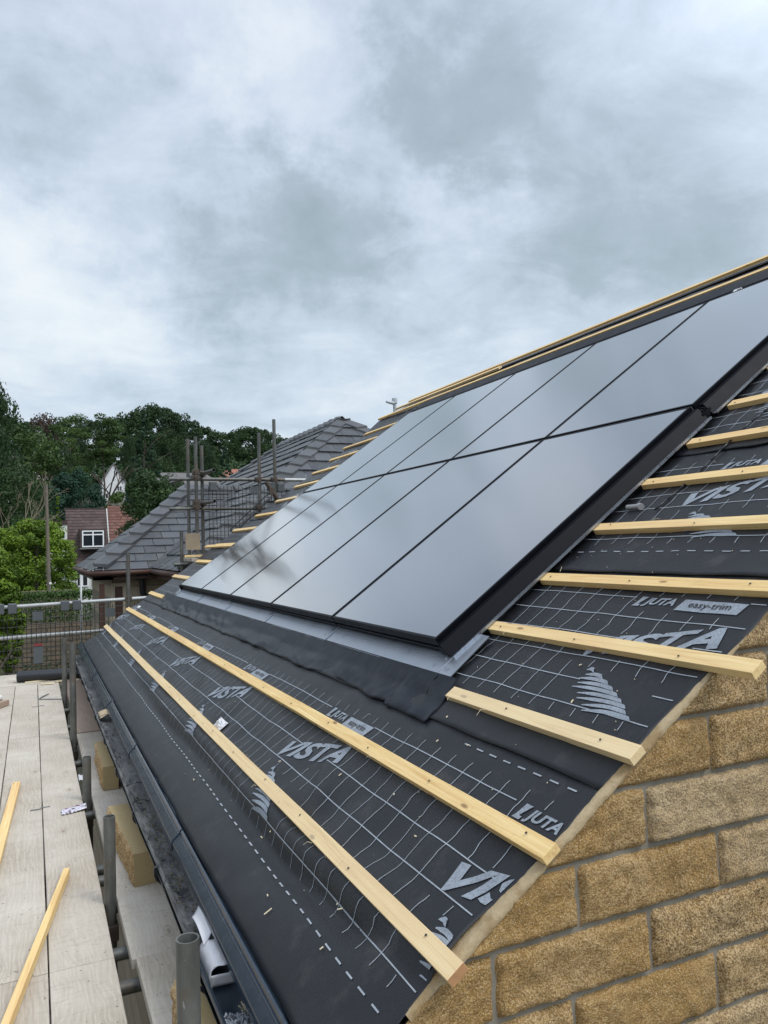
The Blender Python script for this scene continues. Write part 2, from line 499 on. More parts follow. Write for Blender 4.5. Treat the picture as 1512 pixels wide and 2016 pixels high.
class MB:
    """collects shapes given in world coordinates; build() links them as ONE mesh object"""
    def __init__(s): s.v = []; s.f = []; s.m = []; s.tone = []
    def add(s, vs, fs, mi=0, tone=.5):
        b = len(s.v); s.v += [tuple(v) for v in vs]
        for f in fs: s.f.append(tuple(i + b for i in f)); s.m.append(mi); s.tone.append(tone)
        return s
    def hexa(s, p, mi=0, tone=.5):       # 8 corners: 0-3 bottom loop, 4-7 top loop
        return s.add(p, [(3, 2, 1, 0), (4, 5, 6, 7), (0, 1, 5, 4), (1, 2, 6, 5), (2, 3, 7, 6), (3, 0, 4, 7)], mi, tone)
    def box(s, a, b, mi=0, tone=.5):
        x0, y0, z0 = a; x1, y1, z1 = b
        return s.hexa([(x0, y0, z0), (x1, y0, z0), (x1, y1, z0), (x0, y1, z0), (x0, y0, z1), (x1, y0, z1), (x1, y1, z1), (x0, y1, z1)], mi, tone)
    def obox(s, c, d, L, wd, hg, up=(0, 0, 1), mi=0, tone=.5):   # box along d starting at c (bottom centre line)
        c = Vector(c); d = Vector(d).normalized(); up = Vector(up); r = d.cross(up).normalized(); up = r.cross(d).normalized()
        p = []
        for h in (0, hg):
            for l, q in ((0, -1), (L, -1), (L, 1), (0, 1)): p.append(c + d * l + r * (q * wd / 2) + up * h)
        return s.hexa([p[0], p[3], p[2], p[1], p[4], p[7], p[6], p[5]], mi, tone)
    def tube(s, a, b, r, n=14, mi=0, r2=None, cap=True, hollow=0):
        a = Vector(a); b = Vector(b); d = (b - a).normalized(); u = d.orthogonal().normalized(); v = d.cross(u); r2 = r if r2 is None else r2
        vs = []
        for P_, rr in ((a, r), (b, r2)):
            for i in range(n):
                t = 2 * math.pi * i / n; vs.append(P_ + (u * math.cos(t) + v * math.sin(t)) * rr)
        fs = [(i, (i + 1) % n, n + (i + 1) % n, n + i) for i in range(n)]
        if hollow:
            for P_, rr in ((b, r2 - hollow), (b - d * .12, r2 - hollow)):
                for i in range(n):
                    t = 2 * math.pi * i / n; vs.append(P_ + (u * math.cos(t) + v * math.sin(t)) * rr)
            fs += [(n + i, n + (i + 1) % n, 2 * n + (i + 1) % n, 2 * n + i) for i in range(n)]
            fs += [(2 * n + i, 2 * n + (i + 1) % n, 3 * n + (i + 1) % n, 3 * n + i) for i in range(n)]
            fs += [tuple(reversed(range(n))), tuple(3 * n + i for i in range(n))]
        elif cap: fs += [tuple(reversed(range(n))), tuple(n + i for i in range(n))]
        return s.add(vs, fs, mi)
    def path(s, pts, r, n=6, mi=0):
        for a, b in zip(pts[:-1], pts[1:]): s.tube(a, b, r, n, mi)
        return s
    def loft(s, prof_a, prof_b, mi=0, close=False):   # two polylines of equal length
        n = len(prof_a); vs = list(prof_a) + list(prof_b)
        m = n if close else n - 1
        return s.add(vs, [(i, (i + 1) % n, n + (i + 1) % n, n + i) for i in range(m)], mi)
    def build(s, name, mats, parent=None, origin=None, smooth=False, bevel=0, smooth_angle=None):
        me = bpy.data.meshes.new(name)
        o = bpy.data.objects.new(name, me); COL.objects.link(o)
        if parent is not None: o.parent = parent; org = wloc(parent)
        else: org = Vector(origin) if origin is not None else Vector(s.v[0]); o.location = org
        ox, oy, oz = org
        me.from_pydata([(v[0] - ox, v[1] - oy, v[2] - oz) for v in s.v], [], s.f)
        for m in (mats if isinstance(mats, (list, tuple)) else [mats]): me.materials.append(m)
        me.polygons.foreach_set('material_index', s.m)
        if any(t != .5 for t in s.tone):
            a = me.attributes.new('tone', 'FLOAT', 'FACE'); a.data.foreach_set('value', s.tone)
        if smooth: me.polygons.foreach_set('use_smooth', [True] * len(s.f))
        me.update()
        if smooth_angle: me.set_sharp_from_angle(angle=R_(smooth_angle)) if smooth else None
        if bevel:
            md = o.modifiers.new('bevel', 'BEVEL'); md.width = bevel; md.segments = 2; md.limit_method = 'ANGLE'
        return o


TH = 0.611939; CT, ST = math.cos(TH), math.sin(TH)
# roof pitch 35.06 degrees. (s up the slope, y along the eaves, h above the panel glass)


def RP(s, y, h): return Vector((s * CT - h * ST, y, s * ST + h * CT))


PW, PH = 1.145, 1.6859
RIDGE = 4.29


def nz(x, y, z=0.): return noise.noise(Vector((x, y, z)))


def rbox(mb, s0, s1, y0, y1, h0, h1, mi=0):
    return mb.hexa([RP(s0, y0, h0), RP(s1, y0, h0), RP(s1, y1, h0), RP(s0, y1, h0), RP(s0, y0, h1), RP(s1, y0, h1), RP(s1, y1, h1), RP(s0, y1, h1)][0:8], mi)


# ------------------------------------------------------------------ the stone house
house = empty('stone_house', (0.0, 3.0, -3.3), label='golden stone house under construction with its roof slope still in black underlay', cat='house')


def zroof(x, h=-.105): return x * ST / CT + h / CT


def wall_edge(s): return -1.122 - .028 * min(1, max(0, (s + .05) / .2)) - .008 * min(1, max(0, (-.85 - s) * 8)) + .008 * math.sin(s * 7.3 + .5) + .012 * nz(s * 5, 3.3) + .004 * nz(s * 19, 1.3) + (.10 * max(0, -1.05 - s) / .1)


YF = -1.14
XE, XR = -.80, RIDGE * CT + .06
stone = MB()
mort = MB()


def block(x0, x1, z0, z1, fine):
    step = .0095 if fine else .05
    n = max(2, int((x1 - x0) / step)); m = max(2, int((z1 - z0) / step))
    sd = random.random() * 100; tone = random.random()
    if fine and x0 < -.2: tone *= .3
    grid = []
    for i in range(n + 1):
        x = x0 + (x1 - x0) * i / n
        x = min(max(x, XE), 2 * XR - XE)
        zl = zroof(x if x < XR else 2 * XR - x) - .0015
        top = min(z1, zl)
        col = []
        for j in range(m + 1):
            z = z0 + (max(top, z0) - z0) * j / m
            ed = min(x - x0, x1 - x, z - z0, z1 - z)
            e = min(1, max(0, ed) / .012)
            irr = .004 * nz(x * 30 + sd, z * 30) + .003 * nz(x * 90, z * 90 + sd)
            bul = .006 + .009 * (nz(x * 7 + sd, z * 9, sd) + .2) + .0075 * nz(x * 26, z * 26, sd) + .0035 * nz(x * 70, z * 70, 3)
            y = YF + .010 - (bul + .010) * math.sqrt(e) if fine else YF
            col.append((x + (irr if ed < .002 else 0), y, z + (irr * .9 if ed < .002 and z < zl - .01 else 0)))
        grid.append(col)
    b = len(stone.v)
    for col in grid: stone.v += col
    for i in range(n):
        if zroof(grid[i][0][0] if grid[i][0][0] < XR else 2 * XR - grid[i][0][0]) < z0 and zroof(grid[i + 1][0][0] if grid[i + 1][0][0] < XR else 2 * XR - grid[i + 1][0][0]) < z0: continue
        for j in range(m):
            q = b + i * (m + 1) + j
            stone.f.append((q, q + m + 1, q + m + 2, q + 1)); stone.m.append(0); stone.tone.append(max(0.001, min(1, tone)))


for k in range(-20, 21):
    zt = -.0945 - .15 * k - .005; zb = zt - .14
    if zb < -3.3: continue
    ph = {0: .19, 1: -.031, 2: .203, 3: -.033, 4: .18, 5: -.03}.get(k, .19 if k % 2 == 0 else -.035)
    for j in range(-4, 18):
        a = ph + .45 * j + .005; b_ = ph + .45 * (j + 1) - .005
        if b_ < XE or a > 2 * XR - XE: continue
        xm = b_ if b_ < XR else 2 * XR - a
        if zroof(min(xm, XR)) < zb and b_ < XR: continue
        if a > XR and zroof(2 * XR - a) < zb: continue
        block(max(a, XE), min(b_, 2 * XR - XE), zb, zt, fine=(a < .75 and zt > -1.1 and zb < .7))
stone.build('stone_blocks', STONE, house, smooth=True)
# mortar plane just behind, thick wall with sloping crest
pts = [(XE, -3.3), (2 * XR - XE, -3.3), (2 * XR - XE, zroof(XE) - .016), (XR, zroof(XR) - .016), (XE, zroof(XE) - .016)]
yb = -1.00
vs = [(x, YF + .0085, z) for x, z in pts] + [(x, yb, z) for x, z in pts]
mort.add(vs, [(0, 1, 2, 3, 4), (9, 8, 7, 6, 5), (0, 5, 6, 1), (1, 6, 7, 2), (0, 4, 9, 5)])
mort.build('mortar_bed', MORT, house)
crest = MB()
N = 420; rows = 6
for i in range(N + 1):
    s = -.93 + (RIDGE + .93) * i / N
    for j in range(rows + 1):
        jj = max(0, j - 1); yy = YF - .0125 + (-1.0 - YF) * jj / (rows - 1)
        e = .0018 * nz(s * 22, yy * 40) + .0015 * nz(s * 60, yy * 80)
        if j <= 1: yy += .0035 * nz(s * 14, 4) + .0025 * nz(s * 50, 9)
        crest.v.append(tuple(RP(s, yy + (.003 if j == 0 else 0), -.1035 + e - (.011 + .004 * nz(s * 31, 2) if j == 0 else 0))))
for i in range(N):
    for j in range(rows):
        q = i * (rows + 1) + j; crest.f.append((q, q + rows + 1, q + rows + 2, q + 1)); crest.m.append(0); crest.tone.append(.5)
crest.build('wall_crest', CREST, house, smooth=True)
sw = MB(); sw.box((-.80, -1.0, -3.3), (-.70, 7.3, -.80)); sw.build('side_wall', ASHLAR, house); sw = MB(); sw.box((2 * XR + .70, -1.0, -3.3), (2 * XR + .80, 7.3, -.80)); sw.build('side_wall', ASHLAR, house)
fg = MB(); fg.add([(XE, 7.3, -3.3), (2 * XR - XE, 7.3, -3.3), (2 * XR - XE, 7.3, zroof(XE) - .02), (XR, 7.3, zroof(XR) - .02), (XE, 7.3, zroof(XE) - .02)] + [(XE, 7.15, -3.3), (2 * XR - XE, 7.15, -3.3), (2 * XR - XE, 7.15, zroof(XE) - .02), (XR, 7.15, zroof(XR) - .02), (XE, 7.15, zroof(XE) - .02)], [(4, 3, 2, 1, 0), (5, 6, 7, 8, 9), (0, 1, 6, 5), (1, 2, 7, 6), (4, 0, 5, 9)])
fg.build('gable_wall', ASHLAR, house)
dk = MB()
rbox(dk, -1.02, RIDGE, -.995, 7.3, -.32, -.185)
dk.build('roof_deck', simple('roof_timber', (.20, .14, .08), .8), house)
bk = MB()
p = [Vector((2 * XR - v.x, v.y, v.z)) for v in (RP(-1.1, -1.05, -.125), RP(-1.1, 7.35, -.125), RP(RIDGE, 7.35, -.125), RP(RIDGE, -1.05, -.125), RP(-1.1, -1.05, -.1), RP(-1.1, 7.35, -.1), RP(RIDGE, 7.35, -.1), RP(RIDGE, -1.05, -.1))]
bk.hexa(p); bk.build('rear_slope', MEMB, house)
fa = MB(); fa.box((-.872, -1.10, -1.0), (-.85, 7.4, -.80)); fa.build('fascia', GUTC, house)
sf = MB(); sf.box((-.85, -1.10, -1.0), (-.80, 7.4, -.985)); sf.build('soffit', GUTC, house)


# underlay height
def hm(s, y, k=0):
    e = -.101
    e += .008 * nz(s * 2.6, y * 1.5, 1.1) + .0065 * nz(s * 6 + y * 2, y * 4, 2.2) + .0014 * nz(s * 17, y * 13, 5.)
    if k == 0:
        am = 1 / (1 + math.exp((y - 3.2) * 1.5))
        c = -.938 + .055 / (1 + math.exp((y + .45) * 9)) + .012 * math.sin(y * 2.1)
        e += -.034 * am * math.exp(-((s - c) / .042) ** 2)
        e += .020 * am * math.exp(-((s - c - .085) / .045) ** 2)
        e += .008 * math.sin(y * 17 + s * 6) * math.exp(-((s + .66) / .13) ** 2) * (.5 + nz(y * 1.1, 2))
        e += .009 * math.sin(y * 4.4 + s * 9) * math.exp(-((s + .80) / .16) ** 2)
        e += .006 * math.sin(y * 8.5 - s * 14) * math.exp(-((s + .66) / .12) ** 2)
        # ruck running down from the second batten
        e += .008 * math.exp(-((y - (.05 + (s + .6) * 1.4)) / .07) ** 2) * math.exp(-((s + .68) / .14) ** 2)
        if y > 5: e += .012 * math.exp(-((y - 7.0) / .12) ** 2) * math.exp(-((s + 1.0) / .14) ** 2)
    if s > 3.45: e += .042 * min(1, (s - 3.45) / .3) - .022 * min(1, max(0, (s - 3.85) / .35))
    low = LOW(k)
    e += .005 * max(0, 1 - (s - low) / .95) if k else 0
    if k: e += .006 * math.exp(-((s - low) / .03) ** 2) * (.6 + nz(0, y * 3, k))
    if s < -1.05: e -= (-1.05 - s) ** 2 * 1.6
    vg = min(1, max(0, (y + .90) / .14)); e = max(e, -.1005) * (1 - vg) + e * vg
    return min(e, -.088 if s < 3.45 else -.05)


def LOW(k): return -1.137 if k == 0 else -.27 + .83 * (k - 1)


def TOP(k): return min(LOW(k) + (1.0 if k == 0 else .96), RIDGE)


def edge_lo(k, y): return LOW(0) + .0012 * nz(y * 3, 1) if k == 0 else LOW(k) + .006 * nz(y * 2, k * 3.1) + .003 * nz(y * 9, k)


JR = lambda k: -.39 + .83 * k          # the logo row of each sheet
VY = {0: .46, 1: -.64, 2: -.41, 3: -.2, 4: .1, 5: -.5}


def glyph(text, shear=.3, off=.018, size=1.0):
    cu = bpy.data.curves.new('t', 'FONT'); cu.body = text; cu.size = size; cu.shear = shear; cu.offset = off; cu.resolution_u = 3
    ob = bpy.data.objects.new('t', cu); COL.objects.link(ob)
    dg = bpy.context.evaluated_depsgraph_get(); me = bpy.data.meshes.new_from_object(ob.evaluated_get(dg))
    v = [(p.co.x, p.co.y) for p in me.vertices]; f = [tuple(p.vertices) for p in me.polygons]
    bpy.data.objects.remove(ob); bpy.data.curves.remove(cu); bpy.data.meshes.remove(me)
    xs = [a for a, b in v]; ys = [b for a, b in v]; x0, x1, y0, y1 = min(xs), max(xs), min(ys), max(ys)
    return [((a - x0) / (x1 - x0), (b - y0) / (y1 - y0)) for a, b in v], f


G_V = glyph('VISTA', .28, .036); G_J = glyph('JUTA', .25, .035); G_E = glyph('easy-trim', 0, .004)


def polyfine(verts, faces, L=.022):
    bm = bmesh.new(); bv = [bm.verts.new((a, b, 0)) for a, b in verts]
    for f in faces:
        try: bm.faces.new([bv[i] for i in f])
        except Exception: pass
    bmesh.ops.triangulate(bm, faces=bm.faces[:])
    for _ in range(5):
        es = [e for e in bm.edges if e.calc_length() > L]
        if not es: break
        bmesh.ops.subdivide_edges(bm, edges=es, cuts=1)
        bmesh.ops.triangulate(bm, faces=[f for f in bm.faces if len(f.verts) > 3])
    bmesh.ops.remove_doubles(bm, verts=bm.verts[:], dist=1e-5)
    return bm


def decal(mb, verts, faces, k, mi, lift=.0022, L=.022):
    """flat polygons in (s, y) laid over the sheet, trimmed at the verge"""
    bm = polyfine(verts, faces, L)
    sm = sum(v.co.x for v in bm.verts) / max(1, len(bm.verts))
    g = bm.verts[:] + bm.edges[:] + bm.faces[:]
    bmesh.ops.bisect_plane(bm, geom=g, plane_co=(sm, wall_edge(sm) + .006, 0), plane_no=((wall_edge(sm + .05) - wall_edge(sm - .05)) * -10, 1, 0), clear_inner=True)
    g = bm.verts[:] + bm.edges[:] + bm.faces[:]
    if k: bmesh.ops.bisect_plane(bm, geom=g, plane_co=(LOW(k) + .008, 0, 0), plane_no=(1, 0, 0), clear_inner=True)
    bm.verts.index_update()
    if len(bm.faces): mb.add([RP(v.co.x, v.co.y, hm(v.co.x, v.co.y, k) + lift) for v in bm.verts], [tuple(v.index for v in f.verts) for f in bm.faces], mi)
    bm.free()


def ribbon(mb, pts, wd, k, mi=2):
    L = []; Rr = []
    for i, (s, y) in enumerate(pts):
        a = pts[max(0, i - 1)]; b = pts[min(len(pts) - 1, i + 1)]
        ds, dy = b[0] - a[0], b[1] - a[1]; l = math.hypot(ds, dy) or 1
        ns, ny = -dy / l * wd / 2, ds / l * wd / 2
        for sg, LL in ((1, L), (-1, Rr)):
            S_, Y_ = s + ns * sg, y + ny * sg
            LL.append(RP(S_, Y_, hm(S_, Y_, k) + .0018))
    n = len(pts)
    mb.add(L + Rr, [(i, i + 1, n + i + 1, n + i) for i in range(n - 1)], mi)


def visible(k, y0, y1):
    return k == 0 or y0 < .15 or y1 > 5.55


for k in range(6):
    mb = MB(); lo, hi = LOW(k), TOP(k)
    ds = .02; ns = int((hi - lo) / ds); YB = 7.38
    ys = []
    y = -1.12
    ny = 300 if k == 0 else 240
    for j in range(ny + 1):
        v = j / ny; ys.append(v ** 1.35)
    for i in range(ns + 1):
        for j in range(ny + 1):
            s = (edge_lo(k, 0) if False else lo) + (hi - lo) * i / ns
            a = wall_edge(s); b_ = YB + .03 * nz(s * 4, 8) + (.35 * max(0, -.9 - s))
            y = a + (b_ - a) * ys[j]
            if i == 0: s += edge_lo(k, y) - LOW(k)
            h = hm(s, y, k)
            if j == 0: h -= .006 + .006 * nz(s * 9, 2)
            mb.v.append(tuple(RP(s, y, h)))
    for i in range(ns):
        for j in range(ny):
            q = i * (ny + 1) + j; mb.f.append((q, q + ny + 1, q + ny + 2, q + 1)); mb.m.append(0); mb.tone.append(.5)
    # lower edge thickness
    b0 = len(mb.v)
    for j in range(ny + 1):
        v0 = Vector(mb.v[j]); mb.v.append(tuple(v0 + Vector((ST * .004, 0, -CT * .004))))
    for j in range(ny): mb.f.append((j, j + 1, b0 + j + 1, b0 + j)); mb.m.append(0); mb.tone.append(.5)
    jr = JR(k)
    offs = {0: [.0, .1, .2, .3, .395, .495], }.get(0)
    vper = [VY[k] + 1.39 * n for n in range(-1, 6)]
    # rows of the printed grid
    for n, o_ in enumerate(offs):
        s0 = jr - o_
        if k == 0 and n == 4: s0 = jr - .40
        if s0 > hi - .01 or s0 < lo + .005: continue
        segs = []; y = 7.3; cuts = []
        for vy in vper:
            if n == 0: cuts.append((vy - .03 - .41, vy - .01))
            if n == 2: cuts.append((vy - .37, vy - .14))
            if n == 4: cuts.append((vy - .40, vy - .12))
        pts = []
        Y = wall_edge(s0) + .012
        stp = .025
        while Y < 7.3:
            if any(a < Y < b_ for a, b_ in cuts) or not visible(k, Y, Y):
                if len(pts) > 1: ribbon(mb, pts, .0035, k)
                pts = []
            else: pts.append((s0 + .003 * nz(Y * 3, k * 7 + n), Y))
            Y += stp if Y < 3 else .06
        if len(pts) > 1: ribbon(mb, pts, .0035, k)
    # ticks
    Y = -1.03
    while Y < 7.25:
        if visible(k, Y, Y):
            pts = []; s = jr + .042
            while s > jr - .548:
                u = s - jr; cut = False
                for vy in vper:
                    if vy - .44 < Y < vy - .01 and -.055 < u < .006: cut = True
                    tl = vy - Y          # distance along the word
                    if -.01 < tl < .49 and -.315 + .2 * tl - .005 < u < -.21 + .2 * tl + .005: cut = True
                    if .07 < tl < .46 and -.50 < u < -.35: cut = True
                if cut or s < lo + .008 or s > hi - .01:
                    if len(pts) > 1: ribbon(mb, pts, .0027, k)
                    pts = []
                else:
                    wob = .010 * nz(s * 11, Y * 2.3, k) + .006 * nz(s * 26, Y * 5, k)
                    if k == 0: wob *= 1.3
                    pts.append((s, Y + wob))
                s -= .016
            if len(pts) > 1: ribbon(mb, pts, .0027, k)
        Y += .0985
    # dashed overlap lines
    for o_ in (-.58, .09):
        s0 = jr + o_
        if s0 > hi - .01 or s0 < lo + .01: continue
        if o_ > 0 and k: continue
        Y = -1.07
        while Y < (7.2 if o_ < 0 else -.55):
            if visible(k, Y, Y + .05):
                ribbon(mb, [(s0 + .006 * nz(q * 2.2, k * 4 + o_ * 9), q) for q in (Y, Y + .02, Y + .036)], .0046, k)
            Y += .073
    for vy in vper:
        if not visible(k, vy - .45, vy) or vy - .5 > 7: continue
        v, f = G_V
        decal(mb, [(jr - .305 + (b - 0) * .092 + a * .115, vy - a * .47) for a, b in v], f, k, 1)
        v, f = G_J
        y0 = vy - .055
        decal(mb, [(jr - .045 + b * .045, y0 - a * .135) for a, b in v], f, k, 1)
        decal(mb, [(jr - .045, y0 + .040), (jr - .045, y0 + .010), (jr - .034, y0 + .007), (jr - .034, y0 + .034), (jr + .004, y0 + .026), (jr + .004, y0 - .002), (jr - .034, y0 + .020), (jr - .006, y0 + .032)], [(0, 1, 2, 3), (3, 6, 5, 4)], k, 1)
        decal(mb, [(jr - .052, y0 - .152), (jr - .052, y0 - .385), (jr - .002, y0 - .395), (jr - .002, y0 - .165)], [(0, 1, 2, 3)], k, 1, L=.016)
        v, f = G_E
        decal(mb, [(jr - .045 + b * .034, y0 - .195 - a * .155) for a, b in v], f, k, 0, lift=.0042, L=.015)
        # striped conifer emblem
        for q in range(9):
            t = q / 9.; vv = []; ff = []; M = 9
            yl = vy - .095 - (.012 if q % 2 else 0) - .13 * max(0, t - .42) / .5; yr = vy - .125 - .315 * t ** .8 + .012 * (q > 6)
            sc = jr - .352 - .155 * t
            for e_ in range(M + 1):
                a_ = e_ / M; y_ = yl + (yr - yl) * a_
                mid = sc - .013 * (1 - a_) ** 1.6 * (t + .15) + .006 * math.sin(a_ * 3.1)
                th_ = .0071 * min(1, .25 + a_ * 2.2) * (1 if a_ < .99 else .9)
                vv += [(mid + th_, y_ + (.007 if e_ == M else 0)), (mid - th_, y_ - (.008 if e_ == M else 0))]
            for e_ in range(M): ff.append((2 * e_, 2 * e_ + 1, 2 * e_ + 3, 2 * e_ + 2))
            decal(mb, vv, ff, k, 1)
    o = mb.build('underlay_sheet', [MEMB, PRINT, LINE], house, smooth=True)

# eaves trim lengths with overlapping joints
tr = [(-2.4, .55), (.55, 2.05), (2.05, 3.55), (3.55, 5.05), (5.05, 6.55), (6.55, 7.75)]
for i, (a, b_) in enumerate(tr):
    a = max(a, -1.12); mb = MB()
    up = .0
    def prof(y, up):
        q = [RP(-1.10, y, -.135), RP(-1.139, y, -.122 + up), RP(-1.142, y, -.103 + up), RP(-1.148, y, -.101 + up), RP(-1.154, y, -.105 + up), RP(-1.159, y, -.110 + up), RP(-1.163, y, -.107 + up), RP(-1.168, y, -.110 + up)]
        q += [Vector((-.912 - up, y, -.776)), Vector((-.917 - up, y, -.79)), Vector((-.914 - up, y, -.812)), Vector((-.906, y, -.814)), Vector((-.905, y, -.79))]
        return q
    n = 14
    for j in range(n):
        y0 = a + (b_ + .03 - a) * j / n; y1 = a + (b_ + .03 - a) * (j + 1) / n
        u = lambda y: .0035 if y < a + .12 else .0
        mb.loft(prof(y0, .0005 + .004 * (1 - (y0 - a) / (b_ - a))), prof(y1, .0005 + .004 * (1 - (y1 - a) / (b_ - a))))
    pa = prof(a, .0045); pb = [v + Vector((.004, 0, -.004)) for v in pa]
    mb.loft(pb, pa)
    mb.build('eaves_trim', TRIM, house, smooth=True, smooth_angle=40)

gut = empty('gutter', (-.93, 3.0, -.9), label='dark plastic box gutter full of silt under the eaves trim', cat='gutter')
for (y0, y1, zf, m, nm) in ((-.12, 7.5, -.868, GUT, 'gutter_trough'), (-1.12, -.10, -.895, GUTC, 'gutter_trough')):
    mb = MB()
    def gp(y):
        e = .004 * nz(y * 1.3, 1); x = -.975 - .012 * math.sin((y + 1) / 8.5 * math.pi) + e
        return [Vector(q) for q in ((x + .003, y, -.826), (x - .006, y, -.820), (x - .010, y, -.828), (x - .004, y, -.836), (x + .006, y, -.85), (x + .018, y, zf + .006), (x + .03, y, zf), (-.90, y, zf - .001), (-.882, y, zf + .01), (-.877, y, -.80))]
    n = 40
    for j in range(n): mb.loft(gp(y0 + (y1 - y0) * j / n), gp(y0 + (y1 - y0) * (j + 1) / n))
    g0 = gp(y0); mb.loft(g0, [v + Vector((0, 0, -.006)) for v in g0])
    off = Vector((-.006, 0, -.006))
    for j in range(n): mb.loft([v + off for v in gp(y0 + (y1 - y0) * (j + 1) / n)][2:9], [v + off for v in gp(y0 + (y1 - y0) * j / n)][2:9])
    mb.build(nm, m, gut, smooth=True, smooth_angle=50)
for y in (-.35, .45, 1.15, 1.95, 2.75, 3.55, 4.4, 5.3, 6.3):
    mb = MB(); x = -.99
    mb.path([(x + .01, y, -.824), (x - .008, y, -.83), (x - .004, y, -.87), (x + .03, y, -.905), (-.88, y, -.905)], .006)
    mb.box((x - .012, y - .012, -.86), (x + .004, y + .014, -.835))
    mb.build('gutter_bracket', DARKPL, gut)

# ------------------------------------------------------------------ solar panels
order = ['farthest', 'fourth', 'middle', 'second', 'nearest']
RAIL = simple('grey_joint_rail', (.20, .21, .23), .35, .7)
for r in range(2):
    for c in range(5):
        y0 = c * PW + .007; y1 = (c + 1) * PW - .007; s0 = r * PH + (.0 if r == 0 else .009); s1 = (r + 1) * PH - (.009 if r == 0 else .0)
        nm = ['nearest', 'second nearest', 'middle', 'second farthest', 'farthest'][c]
        y0 += .001; y1 -= .001
        t = empty('solar_panel', RP(s0, y0, -.035), label='%s black solar panel of the %s row on the roof' % (nm, 'lower' if r == 0 else 'upper'), cat='solar panel', group='black solar panels set in two rows in the roof')
        g = MB(); fr = .0125
        g.add([RP(s0 + fr, y0 + fr, -.0012), RP(s0 + fr, y1 - fr, -.0012), RP(s1 - fr, y1 - fr, -.0012), RP(s1 - fr, y0 + fr, -.0012)], [(3, 2, 1, 0)])
        g.build('glass', GLASS, t)
        f = MB()
        for a in ((s0, s0 + fr, y0, y1), (s1 - fr, s1, y0, y1), (s0 + fr, s1 - fr, y0, y0 + fr), (s0 + fr, s1 - fr, y1 - fr, y1)):
            rbox(f, a[0], a[1], a[2], a[3], -.034, 0)
        rbox(f, s0 + fr, s1 - fr, y0 + fr, y1 - fr, -.03, -.005)
        f.build('frame', BLK, t, bevel=.0012)
        if c < 4: f = MB(); rbox(f, s0 + .004, s1 - .004, y1 + .0045, y1 + .0085, -.032, -.0045); f.build('joint_rail', RAIL, t)
        if r == 0: f = MB(); rbox(f, s1 + .003, s1 + .0065, y0, y1, -.032, -.0045); f.build('joint_rail', RAIL, t)
        if r == 0:
            f = MB(); rbox(f, s0 + .004, s0 + .05, y0, y1, -.042, -.0345); rbox(f, s0 - .002, s0 + .05, y0 + .002, y1 - .002, -.052, -.0425); rbox(f, s0 + .006, s0 + .05, y0, y1, -.0685, -.0525)
            f.build('bottom_rail', BLK, t)
# flashing trays under the lower edge
for c in range(5):
    y0 = c * PW + (.004 if c else -.07); y1 = (c + 1) * PW - .004
    nm = ['nearest', 'second nearest', 'middle', 'second farthest', 'farthest'][c]
    mb = MB(); rbox(mb, -.104, .10, y0, y1, -.0735, -.070)
    mb.v[1] = mb.v[1]
    rbox(mb, -.104, .10, y1 - .006, y1 + .001, -.070, -.064)
    o = mb.build('flashing_tray', TRAY, origin=RP(-.1, y0, -.07), bevel=.001)
    tag(o, '%s grey metal flashing tray between the lower panels and the black apron' % nm, 'flashing', 'grey flashing trays along the foot of the panels')
    mb = MB(); rbox(mb, -.03, -.004, y0 + .03, y1 - .02, -.0695, -.0655); mb.build('raised_rib', TRAY, o, smooth=False)
    mb = MB(); rbox(mb, -.100, -.0, y1 - .002, y1 + .009, -.0695, -.066); mb.build('joint_strip', BLK, o)
# right corner piece of tray
mb = MB()
mb.hexa([RP(-.104, -.165, -.078), RP(.13, -.145, -.078), RP(.13, -.06, -.0745), RP(-.104, -.0745, -.0745), RP(-.104, -.165, -.075), RP(.13, -.145, -.074), RP(.13, -.06, -.0705), RP(-.104, -.0745, -.071)])
tag(mb.build('corner_flashing', TRAY), 'bent grey corner piece at the near foot of the solar panels', 'flashing')
# side flashing (near side), in two lengths, and far side
def side(yedge, sgn, s0, s1, label):
    t = empty('side_flashing', RP(s0, yedge, -.07), label=label, cat='flashing', group='black side flashings of the solar array')
    pr = [(.000, -.030), (-.014, -.030), (-.016, -.014), (-.0185, -.013), (-.021, -.0145), (-.022, -.032), (-.030, -.034), (-.031, -.016), (-.034, -.013), (-.038, -.016), (-.062, -.070)]
    mb = MB(); A = [RP(s0, yedge + sgn * a, h) for a, h in pr]; B = [RP(s1, yedge + sgn * a, h) for a, h in pr]
    mb.loft(A, B) if sgn > 0 else mb.loft(B, A)
    A2 = [RP(s0, yedge + sgn * a, -.072) for a, h in pr]; mb.loft(A2, A) ; B2 = [RP(s1, yedge + sgn * a, -.072) for a, h in pr]; mb.loft(B, B2)
    mb.build('flashing_fold', BLK, t)
    mb = MB(); nseg = 30
    for j in range(nseg):
        a = s0 + (s1 - s0) * j / nseg; b_ = s0 + (s1 - s0) * (j + 1) / nseg
        w1 = -.082 - .006 * abs(nz(a * 3, 5)); 
        ya, yb_ = sorted((yedge + sgn * -.060, yedge + sgn * w1)); rbox(mb, a, b_, ya, yb_, -.0725, -.0695)
        ya, yb_ = sorted((yedge + sgn * w1, yedge + sgn * (w1 - .004))); rbox(mb, a, b_ - (.004 if random.random() < .2 else 0), ya, yb_, -.0725, -.062)
    mb.build('turned_edge', TRAY, t)


